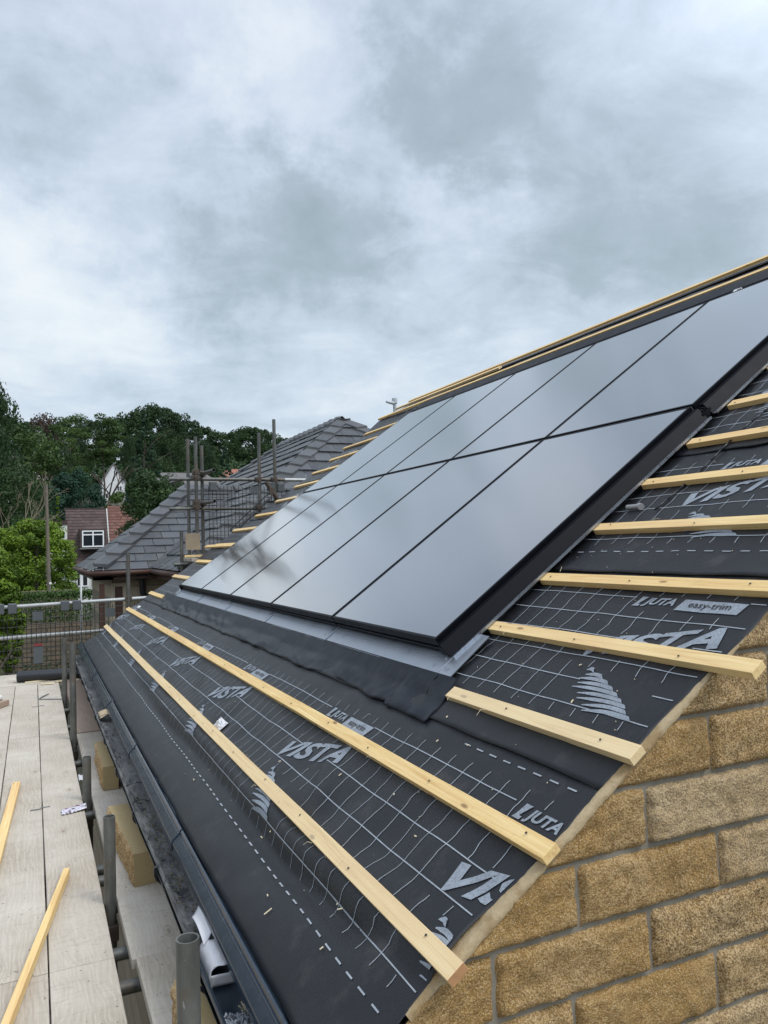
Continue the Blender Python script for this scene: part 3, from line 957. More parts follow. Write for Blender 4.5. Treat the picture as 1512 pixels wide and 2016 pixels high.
side(0, 1, -.012, PH - .02, 'lower length of black side flashing on the near side of the panels')
side(0, 1, PH + .02, 2 * PH + .15, 'upper length of black side flashing on the near side of the panels')
side(5 * PW, -1, -.012, 2 * PH + .15, 'black side flashing on the far side of the panels')
mb = MB(); rbox(mb, PH - .03, PH + .03, -.055, -.016, -.07, -.040); rbox(mb, PH - .018, PH - .006, -.05, -.02, -.04, -.028); rbox(mb, PH + .004, PH + .016, -.045, -.02, -.04, -.026); tag(mb.build('flashing_clip', BLK), 'black clip in the gap between the two near side flashings', 'clip')
mb = MB(); rbox(mb, 2 * PH + .004, 2 * PH + .33, -.075, 5 * PW + .06, -.075, -.034); rbox(mb, 2 * PH + .012, 2 * PH + .026, -.07, 5 * PW + .05, -.034, -.010)
mb.hexa([RP(2 * PH + .08, -.07, -.034), RP(2 * PH + .30, -.07, -.034), RP(2 * PH + .30, 5 * PW + .05, -.034), RP(2 * PH + .08, 5 * PW + .05, -.034), RP(2 * PH + .10, -.07, -.016), RP(2 * PH + .25, -.07, -.004), RP(2 * PH + .25, 5 * PW + .05, -.004), RP(2 * PH + .10, 5 * PW + .05, -.016)])
tag(mb.build('top_flashing', BLK, bevel=.003), 'long black flashing strip above the upper panels', 'flashing')
mb = MB(); rbox(mb, 2 * PH + .004, 2 * PH + .04, .93, .945, -.011, .0); rbox(mb, 2 * PH + .035, 2 * PH + .044, .90, .96, -.011, -.002)
tag(mb.build('fixing_bracket', WHITE), 'small white T-shaped bracket on the top edge of the nearest upper panel', 'bracket')
# apron
mb = MB(); ny, ns = 340, 14
def apr(s_, y):
    low = -.272 - .016 * nz(y * 2.2, 1) - .010 * nz(y * 6, 2) - (.02 if y < .1 else 0) + .05 * max(0, (y - 5.9) / .5)
    s = -.098 + (low + .098) * s_
    h = -.069 - .021 * min(1, s_ * 2.2) + .016 * nz(y * 2.3, s_ * 1.5, 3) * s_ + .010 * nz(y * 6 + s_ * 2, s_ * 3, 7) * s_ + .012 * (s_ > .3) * max(0, -.1 - y) * 8 * s_ + .0045 * s_ ** 4 * nz(y * 11, 3) + .0015 * nz(y * 22 + s_ * 3, s_ * 6) * s_
    if s_ == 0: h = -.0685
    return RP(s, y + (.03 * (1 - s_) if y < -.1 else 0), max(h, -.0945))
Y0, Y1 = -.255, 6.35
for j in range(ny + 1):
    for i in range(ns + 1):
        y = Y0 + (Y1 - Y0) * (j / ny) ** 1.2; mb.v.append(tuple(apr(i / ns, y)))
for j in range(ny):
    for i in range(ns): q = j * (ns + 1) + i; mb.f.append((q, q + 1, q + ns + 2, q + ns + 1)); mb.m.append(0); mb.tone.append(.5)
b0 = len(mb.v)
for j in range(ny + 1): mb.v.append(tuple(Vector(mb.v[j * (ns + 1) + ns]) + Vector((ST * .004, 0, -CT * .004))))
for j in range(ny): mb.f.append((j * (ns + 1) + ns, b0 + j, b0 + j + 1, (j + 1) * (ns + 1) + ns)); mb.m.append(0); mb.tone.append(.5)
b0 = len(mb.v)
for i in range(ns + 1): mb.v.append(tuple(Vector(mb.v[i]) + Vector((ST * .004, 0, -CT * .004))))
for i in range(ns): mb.f.append((i + 1, i, b0 + i, b0 + i + 1)); mb.m.append(0); mb.tone.append(.5)
tag(mb.build('rubber_apron', APRON, smooth=True), 'wrinkled black rubber apron draped below the grey flashing trays', 'flashing')

# ------------------------------------------------------------------ battens
HB0, HB1 = -.0985, -.0745


def batten(s, y0, y1, label, sm=0, hb=0, tilt=0, group='sawn roofing battens nailed across the slope', endm=BATTEN):
    mb = MB(); wd = .0485; n = max(1, int((y1 - y0) / .35))
    org = RP(s, y0, HB0)
    vs = []
    for j in range(n + 1):
        y = y0 + (y1 - y0) * j / n; e = .0022 * nz(y * .7, s * 9) + .0012 * nz(y * 3, s * 5); hh = .002 * nz(y * .8, s * 7 + 3) + hb
        ss = s + tilt * (y - y0) + sm * (y - y0) / (y1 - y0)
        vs += [RP(ss - wd / 2 + e, y, HB0 + hh), RP(ss + wd / 2 + e, y, HB0 + hh), RP(ss + wd / 2 + e, y, HB1 + hh), RP(ss - wd / 2 + e, y, HB1 + hh)]
    fs = []
    for j in range(n):
        a, b_ = j * 4, j * 4 + 4
        for q in range(4): fs.append((a + q, a + (q + 1) % 4, b_ + (q + 1) % 4, b_ + q))
    mb.add(vs, fs); mb.add([], [])
    m = len(vs)
    mb.f.append((3, 2, 1, 0)); mb.m.append(1); mb.tone.append(.5)
    mb.f.append((m - 4, m - 3, m - 2, m - 1)); mb.m.append(0); mb.tone.append(.5)
    o = mb.build('roofing_batten', [BATTEN, endm], origin=org, bevel=.0012)
    return tag(o, label, 'batten', group)


batten(-.8015, -1.195, 7.38, 'lowest long batten on the slope, nearest the gutter, with a reddish stained near end', endm=ENDW)
batten(-.476, -1.165, 7.48, 'second long batten up from the gutter, just below the rubber apron')
ords = ['first', 'second', 'third', 'fourth', 'fifth', 'sixth', 'seventh', 'eighth', 'ninth', 'tenth', 'eleventh', 'twelfth', 'thirteenth']
bs = [-.153, .190, .497, .830, 1.155, 1.470, 1.790, 2.125, 2.45, 2.775, 3.10, 3.43]
yn = [-.245, -.085, -.08, -.085, -.085, -.095, -.095, -.09, -.09, -.09, -.09, -.09]
ye = [-1.165, -1.288, -1.175, -1.19, -1.18, -1.21, -1.18, -1.2, -1.19, -1.2, -1.18, -1.2]
fe = [7.41, 7.33, 7.12, 7.30, 7.41, 7.25, 7.20, 7.24, 7.27, 7.29, 7.44, 7.31]
for i, s in enumerate(bs):
    batten(s, ye[i], yn[i], '%s short batten up from the apron on the near side of the panels' % ords[i], group='short battens on the near side of the panels')
    batten(s, 5 * PW + (.09 if i else .62), fe[i], '%s short batten up from the gutter end on the far side of the panels' % ords[i], group='short batten ends on the far side of the panels')
batten(3.765, -1.2, 7.35, 'long batten just above the black top flashing', hb=.052)
batten(4.195, -1.2, 7.10, 'topmost long batten along the ridge line', hb=.026)
batten(4.06, 4.6, 7.30, 'batten between the two top battens at the far end of the ridge', hb=.03)
# extra laths lying by the far side and a broken piece on the right
batten(.80, 6.0, 7.75, 'loose batten end sticking out past the others at the far verge', hb=.01)
batten(1.32, -1.25, -.93, 'reddish offcut of batten lying near the right edge on the underlay', endm=ENDW)

# ------------------------------------------------------------------ scaffold
Z0 = -1.1
scaf = empty('eaves_scaffold', (-1.125, 3.0, -3.3), label='galvanised tube scaffold standing along the gutter side of the roof', cat='scaffold')
for x, y, zt in ((-1.125, -.99, -.425), (-1.125, .87, -.742), (-1.127, 2.36, -.845), (-1.127, 4.02, -.34), (-1.127, 5.85, -.485), (-2.35, 7.9, 0.2), (-.27, 8.0, .35)):
    MB().tube((x, y, -3.3), (x + .004 * nz(y, 1), y, zt), .02415, 24, hollow=.004).build('standard', TUBE, scaf, smooth=True, smooth_angle=40)
for y in (-.62, -.35, .30, .55, .97, 1.28, 1.42, 2.28, 2.62, 3.5, 4.2, 4.8, 5.6, 6.6, 7.4):
    MB().tube((-2.3, y, -1.166), (-.82, y, -1.166), .02415, 16).build('transom', TUBE, scaf, smooth=True, smooth_angle=40)
for x in (-1.175, -2.0): MB().tube((x, -3, -1.216), (x, 8.2, -1.216), .02415, 16).build('ledger', TUBE, scaf, smooth=True, smooth_angle=40)
for y in (-.99, .87, 2.36, 4.02, 5.85):
    MB().box((-1.205, y - .035, -1.25), (-1.095, y + .035, -1.185)).tube((-1.21, y, -1.2), (-1.24, y, -1.2), .012, 8).build('coupler', COUP, scaf, bevel=.004)
for z, nm in ((-.265, 'top'), (-.645, 'mid')):
    MB().tube((-3.2, 8.05, z - .035), (.8, 8.05, z + .02), .02415, 16).build('guard_rail', TUBEL, scaf, smooth=True, smooth_angle=40)
for z in (-.265, -.645): MB().box((-.31, 7.98, z - .03), (-.23, 8.06, z + .045)).build('coupler', COUP, scaf, bevel=.006)
for x in (-2.35, -1.0): MB().box((x - .03, 7.88, -1.25), (x + .03, 8.05, -1.1)).build('coupler', COUP, scaf)


def mesh_guard(x0, x1, z0, z1, y, label, dx=.0545, dzz=.094, plates=(), group='dark wire mesh guards hung on the scaffold rails', slope=0.0):
    t = empty('mesh_guard', ((x0 + x1) / 2, y, z0), label=label, cat='mesh guard', group=group)
    mb = MB(); r = .0042
    zz = lambda x, z: z + slope * (x - x0)
    n = int((x1 - x0) / dx)
    for i in range(n + 1):
        x = x0 + dx * i; mb.tube((x, y, zz(x, z0)), (x, y, zz(x, z1)), r, 5)
    m = int((z1 - z0) / dzz)
    for j in range(m + 1):
        z = z0 + dzz * j; mb.tube((x0, y - .008, zz(x0, z)), (x1, y - .008, zz(x1, z)), r, 5)
    mb.build('wire_mesh', MESHM, t)
    for a in plates:
        MB().box((a[0], y - .016, a[2]), (a[1], y - .012, a[3])).build('plate', PLATE, t)
    for x in (x0 + .06, x1 - .06):
        MB().box((x - .05, y - .035, zz(x, z1) - .06), (x + .05, y + .045, zz(x, z1) + .065)).build('hook', PLATE, t, bevel=.01)
    return t


mesh_guard(-3.1, -1.72, -1.09, -.30, 8.0, 'dark wire mesh guard at the left edge of the photo behind the boards')
mesh_guard(-1.70, -.98, -1.09, -.30, 8.0, 'wire mesh guard with two grey plates beside the twin scaffold posts', plates=((-1.415, -1.295, -.46, -.35), (-1.41, -1.30, -.99, -.76)))
mesh_guard(-.96, .25, -1.09, -.30, 8.0, 'wire mesh guard in front of the neighbour stone wall and brown door', plates=((-.56, -.44, -.47, -.36),))
MB_ = MB(); MB_.box((-1.405, 7.975, -.775), (-1.305, 7.98, -.745)); tag(MB_.build('red_strap', simple('faded_red', (.20, .03, .03), .7)), 'faded red strap on the lower plate of the mesh guard', 'strap')

# boards
def board(x0, x1, y0, y1, z, label, m=None, along='y', band=True, group='scaffold boards of the eaves platform'):
    mb = MB(); th = .038
    nseg = 8; vs = []; e0 = random.random() * 50
    for j in range(nseg + 1):
        t = j / nseg
        if along == 'y':
            y = y0 + (y1 - y0) * t; w1 = .003 * nz(y, e0); zz = .003 * nz(y * .6, e0 + 5)
            vs += [(x0 + w1, y, z - th + zz), (x1 + w1, y, z - th + zz), (x1 + w1, y, z + zz), (x0 + w1, y, z + zz)]
        else:
            x = x0 + (x1 - x0) * t; w1 = .003 * nz(x, e0)
            vs += [(x, y0 + w1, z - th), (x, y0 + w1, z), (x, y1 + w1, z), (x, y1 + w1, z - th)]
    fs = []
    for j in range(nseg):
        a, b_ = j * 4, j * 4 + 4
        for q in range(4): fs.append((a + q, a + (q + 1) % 4, b_ + (q + 1) % 4, b_ + q))
    fs += [(3, 2, 1, 0), tuple(len(vs) - 4 + q for q in range(4))]
    mb.add(vs, fs)
    o = mb.build('scaffold_board', m or BOARD, origin=((x0 + x1) / 2, y0, z - th), bevel=.003)
    return tag(o, label, 'scaffold board', group)


XS = [-2.27, -2.045, -1.822, -1.5975, -1.3715, -1.149]
nmx = ['fifth', 'fourth', 'third', 'second', 'innermost']
for i in range(5):
    a, b_ = XS[i] + .003, XS[i + 1] - .003
    nm = ['board at the outer edge of the platform', 'second board from the outer edge of the platform', 'middle board of the platform', 'board one in from the tube gap', 'board right beside the tube gap'][i]
    for (y0, y1, w_) in ((-3.5, .395 if i > 2 else .1, 'nearest length of the'), (.40 if i > 2 else .105, 4.29 if i > 2 else 4.0, 'middle length of the'), (4.295 if i > 2 else 4.005, 7.035, 'far length of the')):
        o_ = board(a, b_, y0, y1, Z0, '%s pale weathered %s' % (w_, nm))
for j, (y0, y1) in enumerate(((7.045, 7.262), (7.268, 7.488), (7.495, 7.715), (7.722, 7.94))):
    board(-3.2, -.78, y0, y1, Z0 + .004, '%s crosswise board at the far end of the platform' % ['nearest', 'second', 'third', 'farthest'][j], along='x')
board(-1.097, -.872, .345, 4.2, Z0 + .002, 'inner board under the gutter carrying the two middle stone blocks')
board(-1.083, -.86, -3.4, .330, Z0 + .012, 'nearest inner board under the gutter beyond the end of the longer one')
board(-1.09, -.87, 4.22, 7.03, Z0 + .006, 'reddish brown inner board under the gutter behind the twin posts', m=BOARD2)
# band straps on boards
for (x, y, a, lab) in ((-1.38, 2.335, .10, 'thin steel strap bridging two boards beside the wrapper'), (-1.37, 5.63, .10, 'thin steel strap bridging two boards at the far end')):
    mb = MB(); mb.box((x - .055, y - .022, Z0 + .001), (x + .0, y - .008, Z0 + .004)); mb.box((x, y, Z0 + .001), (x + .05, y + .014, Z0 + .004)); tag(mb.build('steel_strap', STEEL), lab, 'strap')
mb = MB(); mb.path([(-1.27, 6.27, Z0 + .004), (-1.33, 6.10, Z0 + .01), (-1.37, 5.99, Z0 + .004), (-1.26, 5.93, Z0 + .006), (-1.16, 5.87, Z0 + .004)], .006); tag(mb.build('bent_wire', STEEL), 'bent V-shaped wire lying on the far boards', 'wire')


# rough stone blocks on the inner board
def stone_block(x0, x1, y0, y1, z0, z1, label, yaw=0):
    mb = MB(); nx, ny, nn = 10, 44, 10; sd = random.random() * 50
    cx, cy = (x0 + x1) / 2, (y0 + y1) / 2
    def P_(x, y, z, pitch):
        if pitch: x -= (.004 + .012 * (nz(y * 14 + sd, z * 18) + .3) + .006 * nz(y * 40, z * 40 + sd)) * min(1, min(z - z0, z1 - z, y - y0, y1 - y) / .012 + .0)
        dx, dy = x - cx, y - cy
        return (cx + dx * math.cos(yaw) - dy * math.sin(yaw), cy + dx * math.sin(yaw) + dy * math.cos(yaw), z)
    def face(fn, a, b, mi):
        base = len(mb.v)
        for i in range(a + 1):
            for j in range(b + 1): mb.v.append(fn(i / a, j / b))
        for i in range(a):
            for j in range(b):
                q = base + i * (b + 1) + j; mb.f.append((q, q + b + 1, q + b + 2, q + 1)); mb.m.append(mi); mb.tone.append(.35)
    lx, ly, lz = x1 - x0, y1 - y0, z1 - z0
    face(lambda u, v: P_(x0 + lx * u, y0 + ly * v, z1, 0), 3, 3, 0)
    face(lambda u, v: P_(x0 + lx * u, y0, z0 + lz * v, 0), 3, 3, 0)
    face(lambda u, v: P_(x1, y0 + ly * u, z0 + lz * v, 0), 3, 3, 0)
    face(lambda u, v: P_(x1 - lx * u, y1, z0 + lz * v, 0), 3, 3, 0)
    face(lambda u, v: P_(x0, y1 - ly * u, z0 + lz * v, 1), ny, nn, 1)
    face(lambda u, v: P_(x0 + lx * u, y1 - ly * v, z0, 0), 3, 3, 0)
    tag(mb.build('stone_block', [SAWN, STONE], origin=(cx, cy, z0), smooth=False), label, 'stone block', 'loose golden stone blocks on the scaffold')


zb = Z0 + .0045
stone_block(-1.022, -.932, 2.49, 3.20, zb, zb + .142, 'farther golden stone block lying on the inner board behind a post', yaw=R_(-.6))
stone_block(-1.040, -.944, .965, 1.70, zb, zb + .142, 'middle golden stone block lying on the inner board next to the third post', yaw=R_(-3.5) * -1)
stone_block(-1.028, -.93, -.80, -.155, Z0 + .0155, Z0 + .157, 'nearest golden stone block at the bottom of the photo behind the nearest post')


def lath(a, b, wd, hg, z, label, name='timber_offcut', m=None):
    a = Vector((a[0], a[1], z)); b = Vector((b[0], b[1], z)); mb = MB()
    d = b - a; n = 6
    ang = math.atan2(-d.x, d.y)
    L = d.length
    for q in (0,): mb.box((-wd / 2, 0, 0), (wd / 2, L, hg))
    o = mb.build(name, m or BATTEN, origin=(0, 0, 0), bevel=.0012); o.location = a; o.rotation_euler = (0, 0, ang)
    return tag(o, label, 'timber offcut', 'loose timber offcuts on the scaffold boards')


lath((-1.508, .02), (-1.280, 1.24), .026, .036, Z0 + .004, 'thin pale batten offcut lying diagonally on the near boards')
lath((-1.60, 1.20), (-1.515, 2.88), .045, .026, Z0 + .004, 'flat batten offcut at the left edge of the photo halfway along the boards')
lath((-2.2, 4.95), (-1.665, 5.87), .085, .05, Z0 + .004, 'thick brown timber offcut at the left edge of the photo far along the boards', m=BOARD2)
mb = MB(); mb.tube((-2.2, 5.02, Z0 + .078), (-1.71, 5.88, Z0 + .078), .028, 14); tag(mb.build('white_tube', RENDERW, smooth=True, smooth_angle=40), 'pale tube lying on top of the thick brown timber offcut', 'tube')
mb = MB(); mb.tube((-1.58, 7.25, Z0 + .07), (-.80, 7.12, Z0 + .07), .062, 20); tag(mb.build('black_pipe', DARKPL, smooth=True, smooth_angle=40), 'thick black pipe lying across the far end of the boards', 'pipe')
for i, (x, y, L, a, lb) in enumerate(((-1.50, 7.16, .30, .15, 'long wood chip beside the black pipe'), (-1.18, 7.02, .12, .3, 'pale wood chip leaning by the black pipe'), (-1.34, 6.93, .14, -.1, 'split wood chip on the far boards'), (-1.02, 7.02, .08, .0, 'small square offcut near the black pipe'))):
    o = MB().hexa([(0, 0, 0), (L, -.02, 0), (L, .02, 0), (0, .03, 0), (0, 0, .012), (L, -.015, .02), (L, .018, .014), (0, .03, .01)]).build('wood_chip', WSTRIP, origin=(0, 0, 0)); o.location = (x, y, Z0 + .006); o.rotation_euler = (0, 0, a); tag(o, lb, 'wood chip')


def sheet(name, fn, nu, nv, m, label, cat, thick=.0015, smooth=True):
    mb = MB()
    for i in range(nu + 1):
        for j in range(nv + 1): mb.v.append(tuple(fn(i / nu, j / nv)))
    for i in range(nu):
        for j in range(nv): q = i * (nv + 1) + j; mb.f.append((q, q + nv + 1, q + nv + 2, q + 1)); mb.m.append(0); mb.tone.append(.5)
    o = mb.build(name, m, smooth=smooth); md = o.modifiers.new('thickness', 'SOLIDIFY'); md.thickness = thick
    return tag(o, label, cat)


sheet('wrapper', lambda u, v: (-1.275 + .135 * u, 2.13 + .10 * v + .03 * u, Z0 + .006 + .012 * abs(nz(u * 7, v * 4)) + .01 * u * u), 14, 8, WRAP, 'crumpled purple and white wrapper on the board edge by a post', 'wrapper')
sheet('plastic_scrap', lambda u, v: (-1.15 + .06 * u, 2.78 + .12 * v, Z0 + .008 + .02 * abs(nz(u * 5, v * 4, 3))), 8, 8, PAPER, 'small white plastic scrap in the gap between the boards', 'litter')
sheet('card_scrap', lambda u, v: (-.975 + .10 * u, 3.40 + .24 * v * (1 - .3 * u), -.838 + .05 * u + .012 * math.sin(v * 3)), 8, 8, CARD, 'brown cardboard scrap stuck in the gutter edge', 'litter')
sheet('curled_card', lambda u, v: (-.898 - .045 * v, -.155 + .20 * u * 1.0 - .05 * v, -.835 + .045 * (1 - v) ** 2 * 1.0 + .012 * math.sin(u * 3)), 10, 10, PAPER, 'curled white card strip standing up in the gutter', 'litter')
def cup(u, v):
    a = (u - .15) * 2.6
    return (-.914 + .040 * math.cos(a) * -1, -.345 + .165 * v + .01 * math.sin(a * 3), -.874 + .045 * math.sin(a) + .004 * nz(u * 6, v * 6) - .0 * v)
sheet('torn_cup', cup, 14, 10, PAPER, 'torn white card tube lying in the gutter beside the nearest post', 'litter', thick=.002)
sheet('cup_end', lambda u, v: (-.955 + .082 * u, -.350 - .006 * u - .004 * v, -.888 + .034 * v), 6, 4, PAPER, 'grey white card flap at the near end of the torn tube in the gutter', 'litter', thick=.002)
sheet('plastic_bag', lambda u, v: (-.962 + .078 * u, -.98 + .45 * v, -.888 + .010 + .022 * abs(nz(u * 9, v * 22, 1)) + .010 * abs(nz(u * 30, v * 60, 2))), 26, 90, CLING, 'clear crinkled plastic bag lying in the near end of the gutter', 'plastic bag')
def crum(u, v):
    s = -.775 + .055 * u; y = 1.215 + .15 * v
    return RP(s, y, hm(s, y, 0) + .008 + .022 * math.sin(u * 3.1) * math.sin(v * 3.1) * (.7 + nz(u * 6, v * 6)) + .006 * nz(u * 14, v * 14))
sheet('crumpled_plastic', crum, 22, 26, PAPER, 'crumpled white plastic tucked against the lowest long batten', 'litter')
def crum2(u, v):
    s = -.405 + .04 * u; y = 6.95 + .2 * v
    return RP(s, y, hm(s, y, 0) + .006 + .01 * math.sin(u * 3.1) * math.sin(v * 3.1))
sheet('plastic_scrap', crum2, 8, 8, PAPER, 'tiny white plastic scrap above the far end of the second long batten', 'litter')
# black cable ties / wires over the gutter
for i, y in enumerate((.28, .72, 1.25, 1.55, 2.1, 2.55, 3.0, 3.35)):
    mb = MB(); x = -.985; L = [.02, .03, .07, .075, .03, .03, .05, .09][i]
    pts = [(x + L * t, y + .02 * math.sin(t * 4 + i), -.822 + .018 * math.sin(t * 3.1) + .006 * nz(t * 5, i)) for t in [q / 5 for q in range(6)]]
    mb.path([(x - .004, y - .01, -.85), (x - .008, y, -.825)] + pts, .0022, 5)
    tag(mb.build('wire_tie', DARKPL), ['first', 'second', 'third', 'fourth', 'fifth', 'sixth', 'seventh', 'eighth'][i] + ' black wire tie hooked over the gutter rim counted from the near end', 'wire tie', 'black wire ties on the gutter rim')
# moss and sticks debris in the gutter
mb = MB()
for i in range(260):
    y = random.uniform(-.1, 1.5) if i < 200 else random.uniform(1.5, 4); x = random.uniform(-.955, -.885); a = random.uniform(0, 3.14); L = random.uniform(.004, .016)
    mb.obox((x, y, -.866 + random.random() * .004), (math.cos(a), math.sin(a), random.uniform(-.1, .25)), L, .003, .002)
tag(mb.build('gutter_debris', simple('dry_moss', (.16, .13, .07), .9, var=.6, scale=60)), None, 'debris', kind='stuff')
mb = MB()
for i in range(9):
    a = i * .7; mb.path([(-.89, -.56 + .01 * i, -.885), (-.89 + .03 * math.cos(a), -.56 + .05 * math.sin(a), -.872 + .006 * i)], .0016, 5)
tag(mb.build('straw_tuft', WSTRIP), 'tuft of dry straw in the gutter beside the plastic bag', 'straw')
# small litter chips and shavings on the underlay
mb = MB()
for (s, y) in [(-1.03, -.42), (-1.02, -.35), (-.93, .05), (-.9, .0), (-1.0, .9), (-.7, .35), (-.33, -.4), (-.3, -.55), (-.25, -.35), (-.05, -.8), (-.62, -.7), (-.98, -.75), (-.89, -.62), (-.885, -.66), (-.56, -.45), (.1, -.7), (-.6, -.1)]:
    a = random.uniform(0, 3.1); L = random.uniform(.006, .018) if y > -.41 or s > -1.02 else .026
    p0 = RP(s, y, hm(s, y, 0) + .0032 if s < -.27 else hm(s, y, 1) + .0032); d = RP(math.cos(a), math.sin(a), .05)
    mb.obox(p0, d, L, .0035, .002, up=(-ST, 0, CT))
for i in range(110):
    s = random.uniform(-1.08, 1.5); y = random.uniform(-1.05, .2 if s > -.25 else 2.5); k = 0 if s < -.27 else (1 if s < .56 else 2)
    if s > -.3 and y > -.12: continue
    a = random.uniform(0, 3.1); mb.obox(RP(s, y, hm(s, y, k) + .003), RP(math.cos(a), math.sin(a), .0), random.uniform(.0015, .004), .0018, .001, up=(-ST, 0, CT))
tag(mb.build('sawdust_chips', WSTRIP), None, 'wood chips', kind='stuff')
# nails / splinters on battens
mb = MB()
for s0 in [-.8015, -.476] + bs[:7]:
    y = -1.05
    while y < (3 if s0 < -.3 else -.12):
        if s0 < -.3 or y < -.15:
            p0 = RP(s0 + random.uniform(-.012, .012), y + random.uniform(-.02, .02), HB1 + .0028); mb.tube(p0, p0 + Vector((-ST, 0, CT)) * .0012, .0034, 8)
        y += .45
tag(mb.build('nail_heads', DARKPL), None, 'nails', kind='stuff')
mb = MB()
for (s, y, L) in ((-.18, -.52, .035), (-.18, -.28, .02), (.165, -.22, .02), (-.80, -.55, .03), (-.83, -.35, .03), (.55, -.15, .045), (-.50, -.2, .02), (.86, -.42, .03), (-.78, .1, .03), (-.83, .3, .02)):
    a = random.uniform(0, 3.1); p0 = RP(s, y, HB1 + .002)
    mb.path([p0, p0 + RP(-.4, math.cos(a), .5).normalized() * L * .5, p0 + RP(-.8, math.cos(a), .2).normalized() * L], .0007, 4)
tag(mb.build('batten_splinters', WSTRIP), None, 'splinters', kind='stuff')
# loose cable running up beside the panels
mb = MB(); mb.path([RP(s, -.29 - .12 * (s - .95) + .02 * math.sin(s * 5), -.090 + .004 * math.sin(s * 9)) for s in [.95 + .07 * q for q in range(18)]], .004, 7)
tag(mb.build('black_cable', DARKPL, smooth=True), 'thin black cable lying on the underlay up beside the near side flashing', 'cable')
mb = MB(); mb.tube(RP(.98, -.13, -.085), RP(.98, -.20, -.085), .010, 12); mb.tube(RP(.98, -.20, -.085), RP(.975, -.215, -.085), .014, 12)
tag(mb.build('cable_connector', simple('grey_connector', (.3, .3, .3), .4)), 'small grey cable connector poking out under the near side flashing', 'connector')

# ------------------------------------------------------------------ upper scaffold at the far gable
sc2 = empty('gable_scaffold', (1.2, 8.1, -3.3), label='tall tube scaffold at the far gable end beyond the solar panels', cat='scaffold')
for x, y, zt, zb_ in ((.625, 8.0, 1.90, -3.3), (.60, 8.45, 1.93, -3.3), (.735, 8.15, 1.80, -3.3), (1.49, 8.0, 1.98, -3.3), (1.715, 8.0, 2.18, -3.3), (.43, 8.1, .62, -3.3)):
    MB().tube((x, y, zb_), (x + .03 * (1 if x > 1 else .3), y, zt), .02415, 16, hollow=.004).build('standard', TUBE, sc2, smooth=True, smooth_angle=40)
for z, x1 in ((1.325, 2.9), (.92, 1.75)):
    MB().tube((.28, 8.06, z), (x1, 8.06, z - .005), .02415, 14).build('guard_rail', TUBE, sc2, smooth=True, smooth_angle=40)
MB().tube((1.9, 8.055, 1.322), (2.9, 8.055, 1.318), .0252, 14).build('guard_rail', TUBEL, sc2, smooth=True, smooth_angle=40)
for z in (1.40, .99): MB().tube((.55, 9.6, z), (.78, 7.55, z), .02415, 14, hollow=.004).build('transom', TUBE, sc2, smooth=True, smooth_angle=40)
for z in (.17,): MB().tube((.3, 7.9, z), (1.3, 7.9, z), .02415, 14).build('transom', TUBE, sc2, smooth=True, smooth_angle=40)
for x, y, z in ((.63, 8.03, 1.34), (.63, 8.03, 1.42), (.74, 8.1, 1.40), (.63, 8.03, .93), (.63, 8.03, 1.0), (.74, 8.1, .99), (1.5, 8.03, 1.32), (1.73, 8.03, 1.32), (1.5, 8.03, .92)):
    MB().box((x - .04, y - .06, z - .035), (x + .04, y + .05, z + .035)).tube((x - .02, y - .06, z), (x - .02, y - .10, z), .01, 8).tube((x + .05, y - .03, z), (x + .09, y - .03, z), .01, 8).build('coupler', COUP, sc2, bevel=.006)
MB().tube((1.60, 7.97, 1.28), (1.78, 7.97, 1.02), .03, 8).box((1.64, 7.93, 1.10), (1.70, 7.98, 1.2)).build('swivel_coupler', COUP, sc2)
for j in range(3):
    board(.5, 3.2, 7.72 + .225 * j, 7.72 + .225 * j + .22, .245, '%s board of the upper lift at the far gable' % ['nearest', 'middle', 'farthest'][j], along='x', group='boards of the far gable scaffold')
MB_ = MB(); MB_.box((.44, 7.8, .36), (.63, 7.83, .58)); tag(MB_.build('plywood_offcut', PLY), 'square plywood offcut standing against the scaffold posts at the far gable', 'plywood')
lath((.42, 7.78), (1.2, 7.70), .09, .03, .262, 'dusty board end lying on the far gable scaffold', m=BATTEN)
t2 = mesh_guard(.80, 1.74, .29, 1.22, 8.0, 'wire mesh guard on the far gable scaffold between the post groups', dx=.052, dzz=.052, plates=((1.38, 1.52, 1.12, 1.22), (1.40, 1.52, .52, .72)), group='mesh guards on the far gable scaffold')
mesh_guard(1.76, 2.9, .29, 1.20, 8.0, 'wire mesh guard on the far gable scaffold partly hidden by the battens', dx=.075, dzz=.09, group='mesh guards on the far gable scaffold')
mb = MB()
mb.path([(1.06, 7.9, .62), (1.35, 7.9, .36)], .012); mb.path([(1.06, 7.9, .62), (1.62, 7.9, 1.12)], .009); mb.path([(1.10, 7.9, .56), (1.66, 7.9, 1.06)], .009); mb.path([(1.15, 7.9, .50), (1.72, 7.9, 1.0)], .009)
tag(mb.build('folded_mesh_guard', MESHM), 'folded wire frame leaning askew against the far gable mesh', 'mesh guard')
def bag(c, r, seed):
    bm = bmesh.new(); bmesh.ops.create_icosphere(bm, subdivisions=4, radius=1)
    mb = MB(); mb.add([Vector(c) + Vector((v.co.x * r[0], v.co.y * r[1], v.co.z * r[2])) * (1 + .35 * noise.noise(v.co * 2.2 + Vector((seed, 0, 0))) + .15 * noise.noise(v.co * 6)) for v in bm.verts], [tuple(v.index for v in f.verts) for f in bm.faces]); bm.free(); return mb
tag(bag((1.50, 7.62, .48), (.17, .1, .10), 3).build('rubble_sack', simple('dark_blue_plastic', (.03, .035, .05), .3)), 'dark crumpled sack lying behind the far batten ends', 'sack')
tag(bag((3.62, 8.2, 1.93), (.26, .12, .14), 9).build('black_sheet_bundle', DARKPL), 'black plastic bundle at the far verge in front of the tiled roof', 'sack')

# ------------------------------------------------------------------ neighbour's tiled roofs


